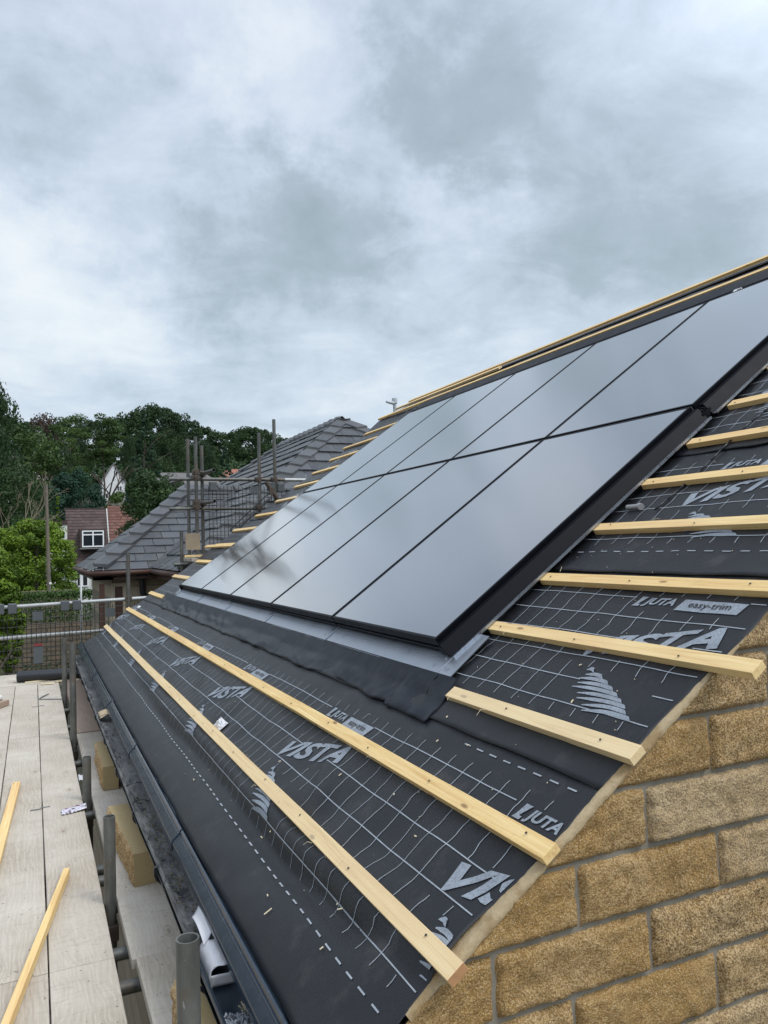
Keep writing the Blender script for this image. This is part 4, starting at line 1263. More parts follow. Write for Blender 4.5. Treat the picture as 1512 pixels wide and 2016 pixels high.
def tiled_face(mb, O, U, V, poly, gauge, tw, thick=.018, mi=0, jit=.3):
    """overlapping tiles over the convex polygon poly (u, v) in the plane O + uU + vV"""
    O, U, V = Vector(O), Vector(U).normalized(), Vector(V).normalized(); Nn = U.cross(V).normalized()
    if Nn.z < 0: Nn = -Nn
    def rng(v):
        xs = []
        for (u0, v0), (u1, v1) in zip(poly, poly[1:] + poly[:1]):
            if (v0 - v) * (v1 - v) <= 0 and abs(v1 - v0) > 1e-9: xs.append(u0 + (u1 - u0) * (v - v0) / (v1 - v0))
        return (min(xs), max(xs)) if xs else None
    vmin = min(p[1] for p in poly); vmax = max(p[1] for p in poly); k = 0; v = vmin
    while v < vmax - 1e-6:
        v1 = min(v + gauge, vmax - 1e-6); a = rng(v + 1e-6); b_ = rng(v1)
        if a and b_:
            lo = min(a[0], b_[0]); u = math.floor(lo / tw) * tw + (tw / 2 if k % 2 else 0) - tw
            while u < max(a[1], b_[1]):
                c = lambda uu, r: min(max(uu, r[0]), r[1])
                g = .004; q = [c(u + g, a), c(u + tw - g, a), c(u + tw - g, b_), c(u + g, b_)]
                if q[1] - q[0] > .01 or q[2] - q[3] > .01:
                    up = thick * (1 + jit * random.uniform(-.5, 1)); P_ = lambda uu, vv, h: O + U * uu + V * vv + Nn * h
                    vs = [P_(q[0], v - .02, up), P_(q[1], v - .02, up), P_(q[2], v1, .004), P_(q[3], v1, .004), P_(q[0], v - .02, up - thick), P_(q[1], v - .02, up - thick)]
                    mb.add(vs, [(0, 1, 2, 3), (4, 5, 1, 0)], mi, random.uniform(.05, 1))
                u += tw
        v += gauge; k += 1


def hip_tiles(mb, A, B, n1, n2, L=.33, wd=.17, mi=0, trim=0):
    """capping tiles along A->B (A lower); n1, n2: the side directions lying down the two slopes"""
    A, B = Vector(A), Vector(B); d = (B - A); tot = d.length; d.normalize(); n1 = Vector(n1).normalized(); n2 = Vector(n2).normalized(); up = Vector((0, 0, 1)); n = int(tot / L) + 1
    tot -= trim
    for i in range(n):
        a = A + d * (i * L); b_ = A + d * min(tot + .05, (i + 1) * L + .05); w0 = wd * random.uniform(.97, 1.04)
        e0, e1 = .085 + random.uniform(0, .012), .045
        mb.add([a + n1 * w0 + up * e0, a + up * (e0 + .02), a + n2 * w0 + up * e0, b_ + n1 * w0 + up * e1, b_ + up * (e1 + .02), b_ + n2 * w0 + up * e1,
                a + n1 * w0 + up * (e0 - .06), a + up * (e0 - .03), a + n2 * w0 + up * (e0 - .06), b_ + n1 * w0 + up * (e1 - .03), b_ + n2 * w0 + up * (e1 - .03)],
               [(0, 1, 4, 3), (1, 2, 5, 4), (0, 6, 7, 1), (1, 7, 8, 2), (0, 3, 9, 6), (2, 8, 10, 5)], mi, random.uniform(.2, 1))


nb = empty('neighbour_house', (2.0, 14, -3.3), label='neighbouring buff stone house with grey tiled hipped roofs', cat='house')
p = .715; XM, ZE = .45, .065; RX, RZ, AY, BY, FY = 4.55, 3.0, 12.5, 16.8, 20.95
EY = 8.35
mb = MB()
Vl = Vector((1, 0, p)).normalized(); lv = math.hypot(RX - XM, RZ - ZE)
# left slope: u along +Y, v up slope (+X)
tiled_face(mb, (XM, 0, ZE), (0, 1, 0), (RX - XM, 0, RZ - ZE), [(EY, 0), (FY, 0), (BY, lv), (AY, lv)], .36, .33, .03)
hv = math.hypot(AY - EY, RZ - ZE)
tiled_face(mb, (0, EY, ZE), (1, 0, 0), (0, AY - EY, RZ - ZE), [(XM, 0), (2 * RX - XM, 0), (RX + .001, hv), (RX, hv)], .36, .36, .03)
tiled_face(mb, (2 * RX - XM, 0, ZE), (0, 1, 0), (-(RX - XM), 0, RZ - ZE), [(EY, 0), (FY, 0), (BY, lv), (AY, lv)], .6, .66)
hip_tiles(mb, (XM, EY, ZE), (RX, AY, RZ), (0, 1, -.05), (1, 0, -.05), L=.42, wd=.24, trim=.22)
hip_tiles(mb, (2 * RX - XM, EY, ZE), (RX, AY, RZ), (0, 1, -.05), (-1, 0, -.05), L=.42, wd=.24, trim=.22)
hip_tiles(mb, (XM, FY, ZE), (RX, BY, RZ), (0, -1, -.05), (1, 0, -.05), L=.42, wd=.22)
hip_tiles(mb, (RX, BY, RZ), (RX, AY, RZ), (-1, 0, -p), (1, 0, -p), L=.36, wd=.18)
mb.build('main_roof', SLATE, nb)
# wing
WX0, WY0, AX, AYw, AZ = -.50, 10.8, 1.46, 13.5, 1.6
mb = MB(); wv_ = math.hypot(AYw - WY0, AZ - ZE); XV = XM + (AZ - ZE) / ((RZ - ZE) / (RX - XM))
tiled_face(mb, (0, WY0, ZE), (1, 0, 0), (0, AYw - WY0, AZ - ZE), [(WX0, 0), (XM, 0), (XV, wv_), (AX, wv_)], .26, .36)
lw = math.hypot(AX - WX0, AZ - ZE)
tiled_face(mb, (WX0, 0, ZE), (0, 1, 0), (AX - WX0, 0, AZ - ZE), [(WY0, 0), (2 * AYw - WY0, 0), (AYw + .001, lw), (AYw, lw)], .26, .36)
tiled_face(mb, (0, 2 * AYw - WY0, ZE), (1, 0, 0), (0, -(AYw - WY0), AZ - ZE), [(WX0, 0), (XM, 0), (XV, wv_), (AX, wv_)], .5, .7)
hip_tiles(mb, (WX0, WY0, ZE), (AX, AYw, AZ), (0, 1, .25), (1, 0, -.0), L=.42, wd=.22)
hip_tiles(mb, (AX, AYw, AZ), (XV, AYw, AZ), (0, -1, -.57), (0, 1, -.57), L=.33, wd=.16)
mb.build('wing_roof', SLATE, nb)
mb = MB(); mb.loft([Vector((XM - .07, WY0 + .0, ZE + .03)), Vector((XM + .07, WY0, ZE + .03))], [Vector((XV - .07, AYw, AZ + .03)), Vector((XV + .07, AYw, AZ + .03))]); o = mb.build('valley_lining', SLATE, nb); md = o.modifiers.new('thickness', 'SOLIDIFY'); md.thickness = .01
mb = MB(); mb.box((WX0 + .3, WY0 + .3, -3.3), (XM + .55, 2 * AYw - WY0 - .3, ZE - .12)); mb.box((XM + .3, EY + .3, -3.3), (2 * RX - XM - .3, FY - .3, ZE - .12)); mb.build('wall', ASHLAR, nb)
mb = MB(); mb.box((WX0, WY0 + .02, ZE - .16), (XM + .4, WY0 + .30, ZE - .12)); mb.box((WX0, WY0 + .02, ZE - .16), (WX0 + .3, 16, ZE - .12)); mb.box((XM + .02, EY, ZE - .16), (XM + .3, FY, ZE - .12)); mb.box((XM, EY + .02, ZE - .16), (8, EY + .3, ZE - .12)); mb.build('soffit', BROWNW, nb)
mb = MB(); g = lambda a, b_: mb.tube(a, b_, .04, 12)
g((WX0 - .05, WY0 - .05, ZE - .05), (XM - .02, WY0 - .05, ZE - .05)); g((WX0 - .05, WY0 - .05, ZE - .05), (WX0 - .05, 16.2, ZE - .05)); g((XM - .05, EY, ZE - .05), (XM - .05, WY0, ZE - .05)); g((XM - .05, EY - .05, ZE - .05), (8.6, EY - .05, ZE - .05))
mb.build('eaves_gutter', BROWNW, nb, smooth=True)
mb = MB(); mb.box((.17, WY0 + .12, -.12), (.35, WY0 + .22, .14)); mb.path([(.26, WY0 + .15, -.1), (.28, WY0 + .18, -.35), (.50, WY0 + .25, -.75), (.50, WY0 + .25, -3.3)], .05, 12); mb.build('downpipe', DARKPL, nb)
mb = MB(); mb.box((-.22, WY0 + .255, -2.9), (.02, WY0 + .30, -.16)); f_ = mb.build('door_frame', simple('door_stone_surround', (.42, .36, .26), .8), nb)
MB().box((-.16, WY0 + .24, -2.9), (-.04, WY0 + .257, -.22)).build('timber_door', BROWNW, nb)
MB().box((-.42, WY0 + .02, -3.3), (-.34, WY0 + .10, -.16)).build('corner_post', BROWNW, nb)
for x in (1.05,): 
    f_ = MB().box((.74, WY0 - .6, -.85), (.755, WY0 - .2, -.35)).build('window_frame', BROWNW, nb); MB().box((.735, WY0 - .55, -.8), (.739, WY0 - .25, -.4)).build('pane', PANE, f_)
vp = MB(); vp.tube((4.63, 10.0, 1.0), (4.61, 10.0, 2.9), .032, 12); vp.tube((4.61, 10.0, 2.9), (4.61, 10.0, 2.99), .05, 12); vp.tube((4.61, 10.0, 2.9), (4.40, 9.9, 2.90), .035, 10, r2=.02)
tag(vp.build('vent_pipe', simple('pale_vent', (.42, .45, .46), .5), smooth=True, smooth_angle=40), 'thin pale pipe with a dark hooked cap above the far battens', 'vent pipe')

# ------------------------------------------------------------------ terrain
def terr(x, y):
    r = math.hypot(x - CAM.x, y - CAM.y); t = max(0, r - 62)
    z = -3.3 + .125 * t * min(1, t / 60)
    if r > 260: z = min(z, 24 + (r - 260) * .05)
    return z + (.5 * nz(x * .03, y * .03) if r > 60 else 0)


mb = MB(); NR, NA = 60, 72
for i in range(NR + 1):
    r = 2 + 1500 * (i / NR) ** 2.6
    for j in range(NA):
        a = 2 * math.pi * j / NA; x = CAM.x + r * math.sin(a); y = CAM.y + r * math.cos(a)
        ex = 1.0 if math.cos(a) > -.2 else 0.0
        mb.v.append((x, y, terr(x, y) if ex else -3.3))
for i in range(NR):
    for j in range(NA):
        mb.f.append((i * NA + j, i * NA + (j + 1) % NA, (i + 1) * NA + (j + 1) % NA, (i + 1) * NA + j)); mb.m.append(0); mb.tone.append(.5)
mb.add([mb.v[j] for j in range(NA)], [tuple(range(NA))])


def f_gnd(t, b, co, oi):
    n = t.noise(co, .6, 7, .65); m_ = t.noise(co, 9, 5, .7)
    c = t.mix(n, (.055, .05, .038), (.12, .105, .08)); c = t.mix(t.ramp(m_, [(.4, 0), (.65, .7)]), c, (.045, .06, .02))
    setp(t, b, base=c, rough=.95, normal=bump(t, m_, .6, .05))


tag(mb.build('ground', mat('garden_ground', f_gnd), origin=(0, 0, 0)), None, None, kind='structure')
mb = MB(); mb.box((-5, -4, -3.296), (-.8, 12, -3.29))
tag(mb.build('path', simple('gravel_path', (.20, .17, .13), .9, var=.4, scale=20)), None, None, kind='structure')
# low garden wall of pinkish blocks seen through the mesh
mb = MB(); 
for r_ in range(3):
    for c_ in range(26):
        x = -5.2 + c_ * .42 + (.21 if r_ % 2 else 0); mb.box((x, 24.0, -3.3 + r_ * .24), (x + .40, 24.25, -3.3 + r_ * .24 + .225), tone=random.random())
def f_gb(t, b, co, oi):
    at = t.new('ShaderNodeAttribute', attribute_name='tone').outputs['Fac']; setp(t, b, base=t.ramp(at, [(0, (.12, .10, .09)), (.35, (.34, .24, .16)), (1, (.42, .27, .18))]), rough=.9)
tag(mb.build('garden_wall', mat('pink_blocks', f_gb)), 'low wall of pinkish blocks in the garden behind the mesh guards', 'wall')
mb = MB(); mb.box((-8, 23.15, -3.3), (.35, 23.4, -1.75)); tag(mb.build('garden_bank_wall', RUBBLE), 'dark brown rubble wall below the clipped hedge behind the mesh guards', 'wall')
mb = MB(); mb.box((-3.4, 34, -3.3), (.20, 34.4, -1.25)); 
tag(mb.build('stone_wall', RUBBLE), 'brown rubble stone wall below the round bright green shrub', 'wall')

# ------------------------------------------------------------------ foliage
def leaves(n, fn, size, seed, up=.0):
    """n leaf quads; fn(rng) -> centre, outward dir, tone"""
    rng = random.Random(seed); V_ = []; T_ = []
    for _ in range(n):
        c, d, t = fn(rng)
        a = Vector((rng.gauss(0, 1), rng.gauss(0, 1), rng.gauss(0, 1))); nrm = (d + a * .55).normalized()
        u = nrm.orthogonal().normalized(); ang = rng.uniform(0, 6.28); v = nrm.cross(u); u2 = u * math.cos(ang) + v * math.sin(ang); v2 = nrm.cross(u2)
        s = size * rng.uniform(.6, 1.35)
        V_ += [c - u2 * s * .5, c + v2 * s * .28, c + u2 * s * .55, c - v2 * s * .28]; T_.append(t)
    return V_, T_


def leafmesh(name, parts, mats_):
    """parts: list of (verts, tones); quads"""
    me = bpy.data.meshes.new(name); V_ = []; T_ = []
    for v, t in parts: V_ += [tuple(q) for q in v]; T_ += t
    F_ = [(4 * i, 4 * i + 1, 4 * i + 2, 4 * i + 3) for i in range(len(T_))]
    me.from_pydata(V_, [], F_); me.materials.append(mats_); a = me.attributes.new('tone', 'FLOAT', 'FACE'); a.data.foreach_set('value', T_); me.update()
    return me


def clumps_fn(H, Wd, base, nc, seed, shape='round', cr=.2):
    rng = random.Random(seed); cl = []
    for i in range(nc):
        t = rng.random(); a = rng.uniform(0, 6.283)
        if shape == 'round':
            zt = base + (H - base) * t; rr = Wd / 2 * math.sqrt(max(0, 1 - (2 * t - 1) ** 2 * .92)) * rng.uniform(.35, .95)
        elif shape == 'cone':
            t = t ** 1.3; zt = base + (H - base) * t; rr = Wd / 2 * (1 - t) ** .8 * rng.uniform(.6, 1)
        elif shape == 'column':
            zt = base + (H - base) * t; rr = Wd / 2 * (1 - t ** 3) * rng.uniform(.55, .95)
        elif shape == 'dome':
            t = rng.uniform(.02, 1); zt = base + (H - base) * t * .93; rr = Wd / 2 * math.sqrt(max(.05, 1 - (max(0, 2 * t - .9) / 1.12) ** 2)) * rng.choice((.97, .93, .9, .6))
        elif shape == 'layer':
            zt = base + (H - base) * (round(t * 6) / 6 + rng.uniform(-.02, .02)); rr = Wd / 2 * math.sqrt(max(.05, 1 - (2 * t - 1) ** 2)) * rng.uniform(.3, 1.05)
        r0 = Wd * cr * rng.uniform(.6, 1.25) * (1 if shape != 'cone' else (1.15 - t))
        cl.append((Vector((rr * math.cos(a), rr * math.sin(a), zt)), r0, rng.uniform(.05, 1)))
    flat = .38 if shape == 'layer' else (.55 if shape == 'cone' else .8)
    def fn(rg):
        c, r, t = cl[rg.randrange(len(cl))]
        d = Vector((rg.gauss(0, 1), rg.gauss(0, 1), rg.gauss(0, 1))).normalized(); q = r * rg.uniform(.55, 1) ** .6
        off = Vector((d.x * q, d.y * q, d.z * q * flat)) + (Vector((0, 0, -abs(d.x * d.x + d.y * d.y) * q * .25)) if shape == 'cone' else Vector())
        return c + off, (d + Vector((0, 0, .25))).normalized(), min(1, max(0, t * .8 + .2 * rg.random()))
    return fn


def trunk_mesh(H, r, seed, limbs=6, top=.75):
    rng = random.Random(seed); mb = MB(); prev = Vector((0, 0, 0)); n = 6
    pts = [Vector((0, 0, -.3))]
    for i in range(1, n + 1): pts.append(Vector((rng.uniform(-1, 1) * H * .015 * i / n, rng.uniform(-1, 1) * H * .015, H * top * i / n)))
    for i in range(n): mb.tube(pts[i], pts[i + 1], r * (1 - .8 * i / n), 7, r2=r * (1 - .8 * (i + 1) / n), cap=False)
    for i in range(limbs):
        k = rng.randrange(2, n); a = rng.uniform(0, 6.28); L = H * rng.uniform(.15, .3); s = pts[k]; m = s + Vector((math.cos(a), math.sin(a), .8)) * L * .5; e = m + Vector((math.cos(a + .4), math.sin(a + .4), .6)) * L * .5
        mb.tube(s, m, r * .35, 6, r2=r * .22, cap=False); mb.tube(m, e, r * .22, 5, r2=r * .07, cap=False)
    me = bpy.data.meshes.new('trunk'); me.from_pydata([tuple(v) for v in mb.v], [], mb.f); me.update(); return me


def addmesh(name, me, parent=None, loc=(0, 0, 0)):
    o = bpy.data.objects.new(name, me); COL.objects.link(o)
    if parent: o.parent = parent
    else: o.location = loc
    return o


PROTO = {}


def proto(key, H, Wd, base, nc, n, size, seed, shape, fm, cr=.2, trunk=True, barkm=None):
    cm = leafmesh('crown', [leaves(n, clumps_fn(H, Wd, base, nc, seed, shape, cr), size, seed + 1)], fm)
    tm = trunk_mesh(H, H * .018, seed + 2); tm.materials.append(barkm or BARK); PROTO[key] = (cm, tm, H)


proto('broad', 12, 8, 1.5, 60, 14000, .27, 11, 'round', F_DARK, .17)
proto('broad2', 12, 7.5, 1.5, 54, 14000, .27, 21, 'round', F_MID, .17)
proto('layered', 12, 9, 2.0, 72, 12000, .26, 31, 'layer', F_MID, .14)
proto('high', 12, 6.5, 6.8, 46, 9000, .26, 35, 'layer', F_MID, .19)
proto('copper', 10, 7, 1, 40, 9000, .26, 41, 'round', F_BROWN, .17)
proto('conifer', 17, 6.5, .8, 150, 14000, .27, 51, 'cone', F_CON, .13)
proto('blue', 10, 5, .3, 70, 11000, .22, 61, 'column', F_BLUE, .16)
proto('wood', 14, 10, .5, 70, 12000, .42, 71, 'round', F_DARK, .16)
tcount = 0


def place(key, px, D, top_el, Wscale=1.0, label='', group=None, name='tree', minz=None):
    """px: photo column giving the bearing, D metres away, top_el: elevation of the tree top in degrees"""
    d = pixdir(px, 1075); a = math.atan2(d.x, d.y); x = CAM.x + D * math.sin(a); y = CAM.y + D * math.cos(a); z = terr(x, y)
    H = CAM.z + D * math.tan(R_(top_el)) - z; cm, tm, h0 = PROTO[key]; k = H / h0
    t = empty(name, (x, y, z), label=label, cat='tree', group=group)
    t.rotation_euler = (0, 0, random.uniform(0, 6.28)); t.scale = (k * Wscale, k * Wscale, k)
    addmesh('trunk', tm, t); addmesh('crown', cm, t)
    return t


# far wooded ridge: one mass beyond counting plus the trees that stand out on its skyline
rngw = random.Random(5)
def wood_fn(rg):
    a = R_(rg.uniform(-14, 34)); D = rg.uniform(185, 330)
    x = CAM.x + D * math.sin(a); y = CAM.y + D * math.cos(a); z = terr(x, y)
    cell = (round(x / 7), round(y / 7)); hh = 6 + 5 * (nz(cell[0] * .73, cell[1] * .61) + .5)
    cx, cy = cell[0] * 7, cell[1] * 7; q = 1 - min(1, math.hypot(x - cx, y - cy) / 5.2) ** 2
    return Vector((x, y, z + hh * q * rg.uniform(.75, 1) + 1)), Vector((0, -.3, 1)), .5 + .5 * nz(cell[0] * 1.7, cell[1] * 1.3)
wm = leafmesh('woodland', [leaves(26000, wood_fn, 1.1, 3)], F_DARK)
tag(addmesh('woodland', wm), 'dark distant woodland covering the hill behind the houses', 'woodland', kind='stuff')
sk = [(-60, 9.2), (20, 8.9), (60, 8.6), (130, 8.7), (185, 8.8), (240, 9.0), (265, 9.4), (300, 9.85), (325, 9.75), (350, 9.4), (378, 8.9), (405, 8.5), (432, 8.15), (455, 8.1), (478, 8.35), (500, 8.45), (520, 8.3), (540, 8.0), (562, 7.7), (585, 7.5), (640, 7.4), (720, 7.3), (820, 7.2)]
pos_words = ['beyond the left edge', 'farthest left', 'behind the copper tree', 'left of the layered trees', 'between the two layered trees', 'right of the layered trees', 'left of the tall conifer top', 'crowning the highest point', 'just right of the highest point', 'on the falling skyline left of the posts', 'above the triple scaffold posts', 'right of the triple scaffold posts', 'in the dip of the skyline', 'just after the dip of the skyline', 'left of the taller pair of posts', 'behind the left one of the tall pair of posts', 'between the tall pair of posts', 'right of the tallest post', 'just left of the tiled ridge', 'at the foot of the tiled ridge', 'behind the tiled apex', 'behind the far battens', 'behind the solar panels']
for i, (px, el) in enumerate(sk):
    place('wood', px, 225 + 12 * (i % 3), el, 1.0, 'dark skyline tree %s' % pos_words[i], 'dark trees on the skyline of the wooded hill', 'broadleaf_tree')
tl = [('broad', -24, 78, 10.7, .5, 'tall dark tree cut by the left edge of the photo', 'broadleaf_tree'),
      ('broad', -55, 84, 10.6, .8, 'tree beyond the left edge behind the tall dark one', 'broadleaf_tree'),
      ('broad2', 30, 95, 8.6, 1.0, 'mid green tree below the tall dark tree at the left', 'broadleaf_tree'),
      ('copper', 84, 150, 8.95, .8, 'copper brown leaved tree on the skyline', 'copper_tree'),
      ('layered', 140, 145, 9.1, .85, 'pale green layered tree left of the white house', 'broadleaf_tree'),
      ('broad', 160, 165, 8.7, .55, 'dark tree between the two layered trees', 'broadleaf_tree'),
      ('high', 207, 140, 9.35, .72, 'taller pale green layered tree above the white house', 'broadleaf_tree'),
      ('conifer', 288, 118, 9.75, 1.0, 'tall broad dark conifer right of the white house', 'conifer'),
      ('broad', 340, 165, 8.3, .9, 'dark tree behind the tall conifer to its right', 'broadleaf_tree'),
      ('broad', 395, 170, 7.6, .9, 'dark tree above the pale roofed house', 'broadleaf_tree'),
      ('conifer', 446, 82, 7.3, .95, 'small dark conifer between the scaffold posts', 'conifer'),
      ('broad', 258, 150, 7.8, .35, 'dark tree directly left of the tall conifer', 'broadleaf_tree'),
      ('broad', 118, 120, 6.9, .7, 'dark tree below the left layered tree', 'broadleaf_tree'),
      ('broad2', 60, 120, 7.2, .9, 'mid green tree in front of the half hidden white house', 'broadleaf_tree'),
      ('blue', 158, 92, 5.6, .8, 'blue green bushy tree left of the bare forked trunk', 'evergreen_tree'),
      ('blue', 128, 88, 5.2, 1.2, 'blue green bushy tree behind the telegraph pole', 'evergreen_tree'),
      ('blue', 190, 80, 4.5, .8, 'blue green bushy tree behind the brown tiled roof', 'evergreen_tree'),
      ('blue', 95, 75, 4.4, 1.3, 'blue green bush above the round bright shrub', 'evergreen_tree'),
      ('blue', 262, 85, 4.6, .6, 'dark green bush below the tall conifer', 'evergreen_tree'),
      ('broad', 15, 60, 5.4, .9, 'dark tree low at the left edge behind the bare birch', 'broadleaf_tree'),
      ('broad', 62, 66, 4.6, .8, 'dark low tree right of the bare birch', 'broadleaf_tree'),
      ('blue', 232, 74, 3.0, .8, 'yellow green shrub on top of the red tiled roof line', 'evergreen_tree'),
      ('broad', 330, 90, 5.0, .8, 'dark tree behind the glossy bush by the slate hip', 'broadleaf_tree'),
      ('broad', 500, 110, 5.2, .9, 'dark tree below the red roofed house', 'broadleaf_tree'),
      ('broad', 560, 100, 5.0, .9, 'dark tree hidden behind the tiled ridge', 'broadleaf_tree')]
for key, px, D, el, ws, lab, nm in tl: place(key, px, D, el, ws, lab, 'trees on the slope behind the houses', nm)


def near_bush(px, D, top_el, Wd, H, fm, label, n, size, shape='round', cr=.15, nc=60, name='shrub', base=0, cat='shrub', sy=1):
    d = pixdir(px, 1075); a = math.atan2(d.x, d.y); x = CAM.x + D * math.sin(a); y = CAM.y + D * math.cos(a)
    ztop = CAM.z + D * math.tan(R_(top_el)); z = terr(x, y); H = ztop - z
    t = empty(name, (x, y, z), label=label, cat=cat)
    cm = leafmesh('crown', [leaves(n, clumps_fn(H, Wd, base, nc, int(px * 3 + D), shape, cr), size, int(D * 7))], fm)
    tm = trunk_mesh(H, .06 + H * .01, 3); tm.materials.append(BARK)
    addmesh('trunk', tm, t); addmesh('crown', cm, t)
    return t


near_bush(72, 40, 2.45, 3.4, 0, F_BRIGHT, 'large rounded bright green shrub behind the telegraph pole', 30000, .12, nc=240, cr=.10, shape='dome', base=.9)
near_bush(8, 41, 2.0, 2.8, 0, F_BRIGHT, 'bright green shrub joining the round one at the left edge', 14000, .12, nc=150, cr=.11, shape='dome')
near_bush(300, 44, 5.15, 3.6, 0, F_DARK, 'glossy dark green bush rising behind the slate hip', 16000, .17, nc=90, cr=.16)
near_bush(333, 47, 3.8, 3.2, 0, F_HEDGE, 'green bush low behind the slate hip on its right side', 9000, .17, nc=60, cr=.16)
near_bush(-10, 20, .1, 1.1, 0, F_BRIGHT, 'bright green bush at the left edge above the guard rail', 16000, .085, nc=90, cr=.16, base=1.9)
near_bush(14, 21, -2.0, .8, 0, F_BRIGHT, 'lower lobe of bright green shrubbery above the rail', 8000, .08, nc=50, cr=.17, base=.9)
near_bush(114, 50, 4.1, 1.1, 0, F_BRIGHT, 'small pointed light green cypress left of the brown roof', 3000, .14, shape='cone', cr=.2, nc=40, name='cypress', cat='tree')
near_bush(232, 62, 3.9, 2.4, 0, F_MID, 'light green shrub peeping over the red tiled roof', 6000, .2, nc=40, cr=.18)
# clipped hedge
def hedge_fn(rg):
    u = rg.random(); v = rg.random(); f = rg.random(); L = 5.4
    x = -2.8 + L * u; 
    if f < .45: y, z, d = 23.6, -3.3 + 2.35 * v, Vector((0, -1, .2))
    elif f < .95: y, z, d = 23.6 + 1.1 * v, -.95, Vector((0, 0, 1))
    else: y, z, d = 23.6 + 1.1 * v, -3.3 + 2.35 * rg.random(), Vector((1, 0, 0)); 
    if f >= .95: x = -2.8 + L
    return Vector((x + rg.gauss(0, .03), y + rg.gauss(0, .05), z + rg.gauss(0, .05) + .05 * nz(x * 3, y * 3))), d, rg.random()
hm_ = leafmesh('hedge', [leaves(24000, hedge_fn, .075, 8)], F_HEDGE)
ho = tag(addmesh('hedge', hm_), 'clipped green hedge above the scaffold rail left of the stone house', 'hedge')
def ivy_fn(rg):
    x = rg.uniform(-7, .3); y = rg.uniform(19.5, 23.4); z = -3.25 + .5 * rg.random() ** 2 + .3 * (nz(x, y) + .3)
    return Vector((x, y, z)), Vector((0, -.2, 1)), rg.random()
tag(addmesh('ground_cover', leafmesh('ground_cover', [leaves(2200, ivy_fn, .09, 12)], F_DARK)), 'low planting in the garden behind the mesh guards', 'planting', kind='stuff')


def bare_tree(px, D, top_el, m, label, seed, spread=.5, thick=.02, depth=5):
    d = pixdir(px, 1075); a = math.atan2(d.x, d.y); x = CAM.x + D * math.sin(a); y = CAM.y + D * math.cos(a); z = terr(x, y); H = CAM.z + D * math.tan(R_(top_el)) - z
    rng = random.Random(seed); t = empty('bare_tree', (x, y, z), label=label, cat='tree'); tr_, br_ = MB(), MB()
    def grow(p, dr, L, r, k):
        q = p + dr * L; (tr_ if k == depth else br_).tube(p, q, r, 6, r2=r * .72, cap=False)
        if k == 0: return
        for _ in range(2 if k > 1 else 3):
            nd = (dr + Vector((rng.gauss(0, spread), rng.gauss(0, spread), rng.gauss(.1, .2)))).normalized(); grow(q, nd, L * rng.uniform(.62, .85), r * .66, k - 1)
    grow(Vector((x, y, z)), Vector((.03, 0, 1)), H * .32, H * thick, depth)
    tr_.build('trunk', m, t); br_.build('branches', m, t)


bare_tree(214, 112, 6.9, BARK, 'bare dark forked tree in front of the white gabled house', 4, .55, .022, 4)
bare_tree(8, 52, 5.6, BARKP, 'pale bare birch at the left edge behind the round shrub', 9, .35, .011, 6)
bare_tree(32, 50, 4.2, BARKP, 'thin pale bare sapling beside the birch', 13, .35, .009, 6)
# telegraph pole
d = pixdir(97, 1075); a = math.atan2(d.x, d.y); D = 36; x, y = CAM.x + D * math.sin(a), CAM.y + D * math.cos(a)
t = empty('telegraph_pole', (x, y, -3.3), label='weathered wooden telegraph pole in front of the round green shrub', cat='pole')
MB().tube((x, y, -3.3), (x - .09, y, CAM.z + D * math.tan(R_(4.65))), .085, 12, r2=.062).build('pole', POLEW, t, smooth=True, smooth_angle=40)
MB().tube((x + .07, y - .07, -3.3), (x, y - .07, -.3), .018, 6).build('cable_guard', STEEL, t)
MB().box((x - .02, y - .11, -.95), (x + .07, y - .085, -.86)).build('number_plate', WHITE, t)
x2 = CAM.x + 24 * math.sin(R_(3.0)); y2 = CAM.y + 24 * math.cos(R_(3.0))
tag(MB().tube((x2, y2, -3.3), (x2, y2, -.15), .03, 10).build('slim_post', TUBEL, smooth=True), 'slim grey post left of the stone house corner', 'post')

# ------------------------------------------------------------------ distant houses
def bearing(px, D):
    d = pixdir(px, 1075); a = math.atan2(d.x, d.y); return CAM.x + D * math.sin(a), CAM.y + D * math.cos(a), a


def zel(py_off, D): return CAM.z + D * py_off / 1529.1


t = empty('semi_detached_house', (2.8, 57, -3.3), label='semi-detached house with dark brown tiled left half and red tiled right half', cat='house')
yf, zr, zl = 55.5, 3.45, -.60
x0, xm, x1 = .80, 3.62, 5.8
sl_ = Vector((0, 2.6, zr - zl)); ln = sl_.length
mb = MB(); tiled_face(mb, (0, yf, zl), (1, 0, 0), sl_, [(x0, 0), (xm - .03, 0), (xm - .03, ln), (x0, ln)], .26, .30, .03); mb.build('brown_roof', BROWNT, t)
mb = MB(); tiled_face(mb, (0, yf - .1, zl), (1, 0, 0), sl_ * 1.06, [(xm + .05, 0), (x1, 0), (x1, ln * 1.07), (xm + .05, ln * 1.07)], .26, .30, .03); mb.build('red_roof', REDT, t)
mb = MB(); mb.box((x0 - .1, yf + 2.6, zr - .05), (xm, yf + 2.8, zr + .12)); mb.build('ridge', BROWNT, t)
mb = MB(); mb.box((xm - .05, yf - .15, zl), (xm + .06, yf + .0, zl + .2)); mb.loft([Vector((xm - .03, yf - .05, zl)), Vector((xm + .08, yf - .05, zl))], [Vector((xm - .03, yf + 2.6, zr + .1)), Vector((xm + .08, yf + 2.6, zr + .1))]); mb.build('party_verge', RENDERW, t)
mb = MB(); mb.box((x0 + .1, yf + .25, -3.3), (x1, yf + 7, zl)); mb.add([(x0 + .05, yf + .1, zl), (x0 + .05, yf + 2.6, zr), (x0 + .05, yf + 5.2, zl)], [(0, 1, 2)]); mb.build('wall', RENDERW, t)


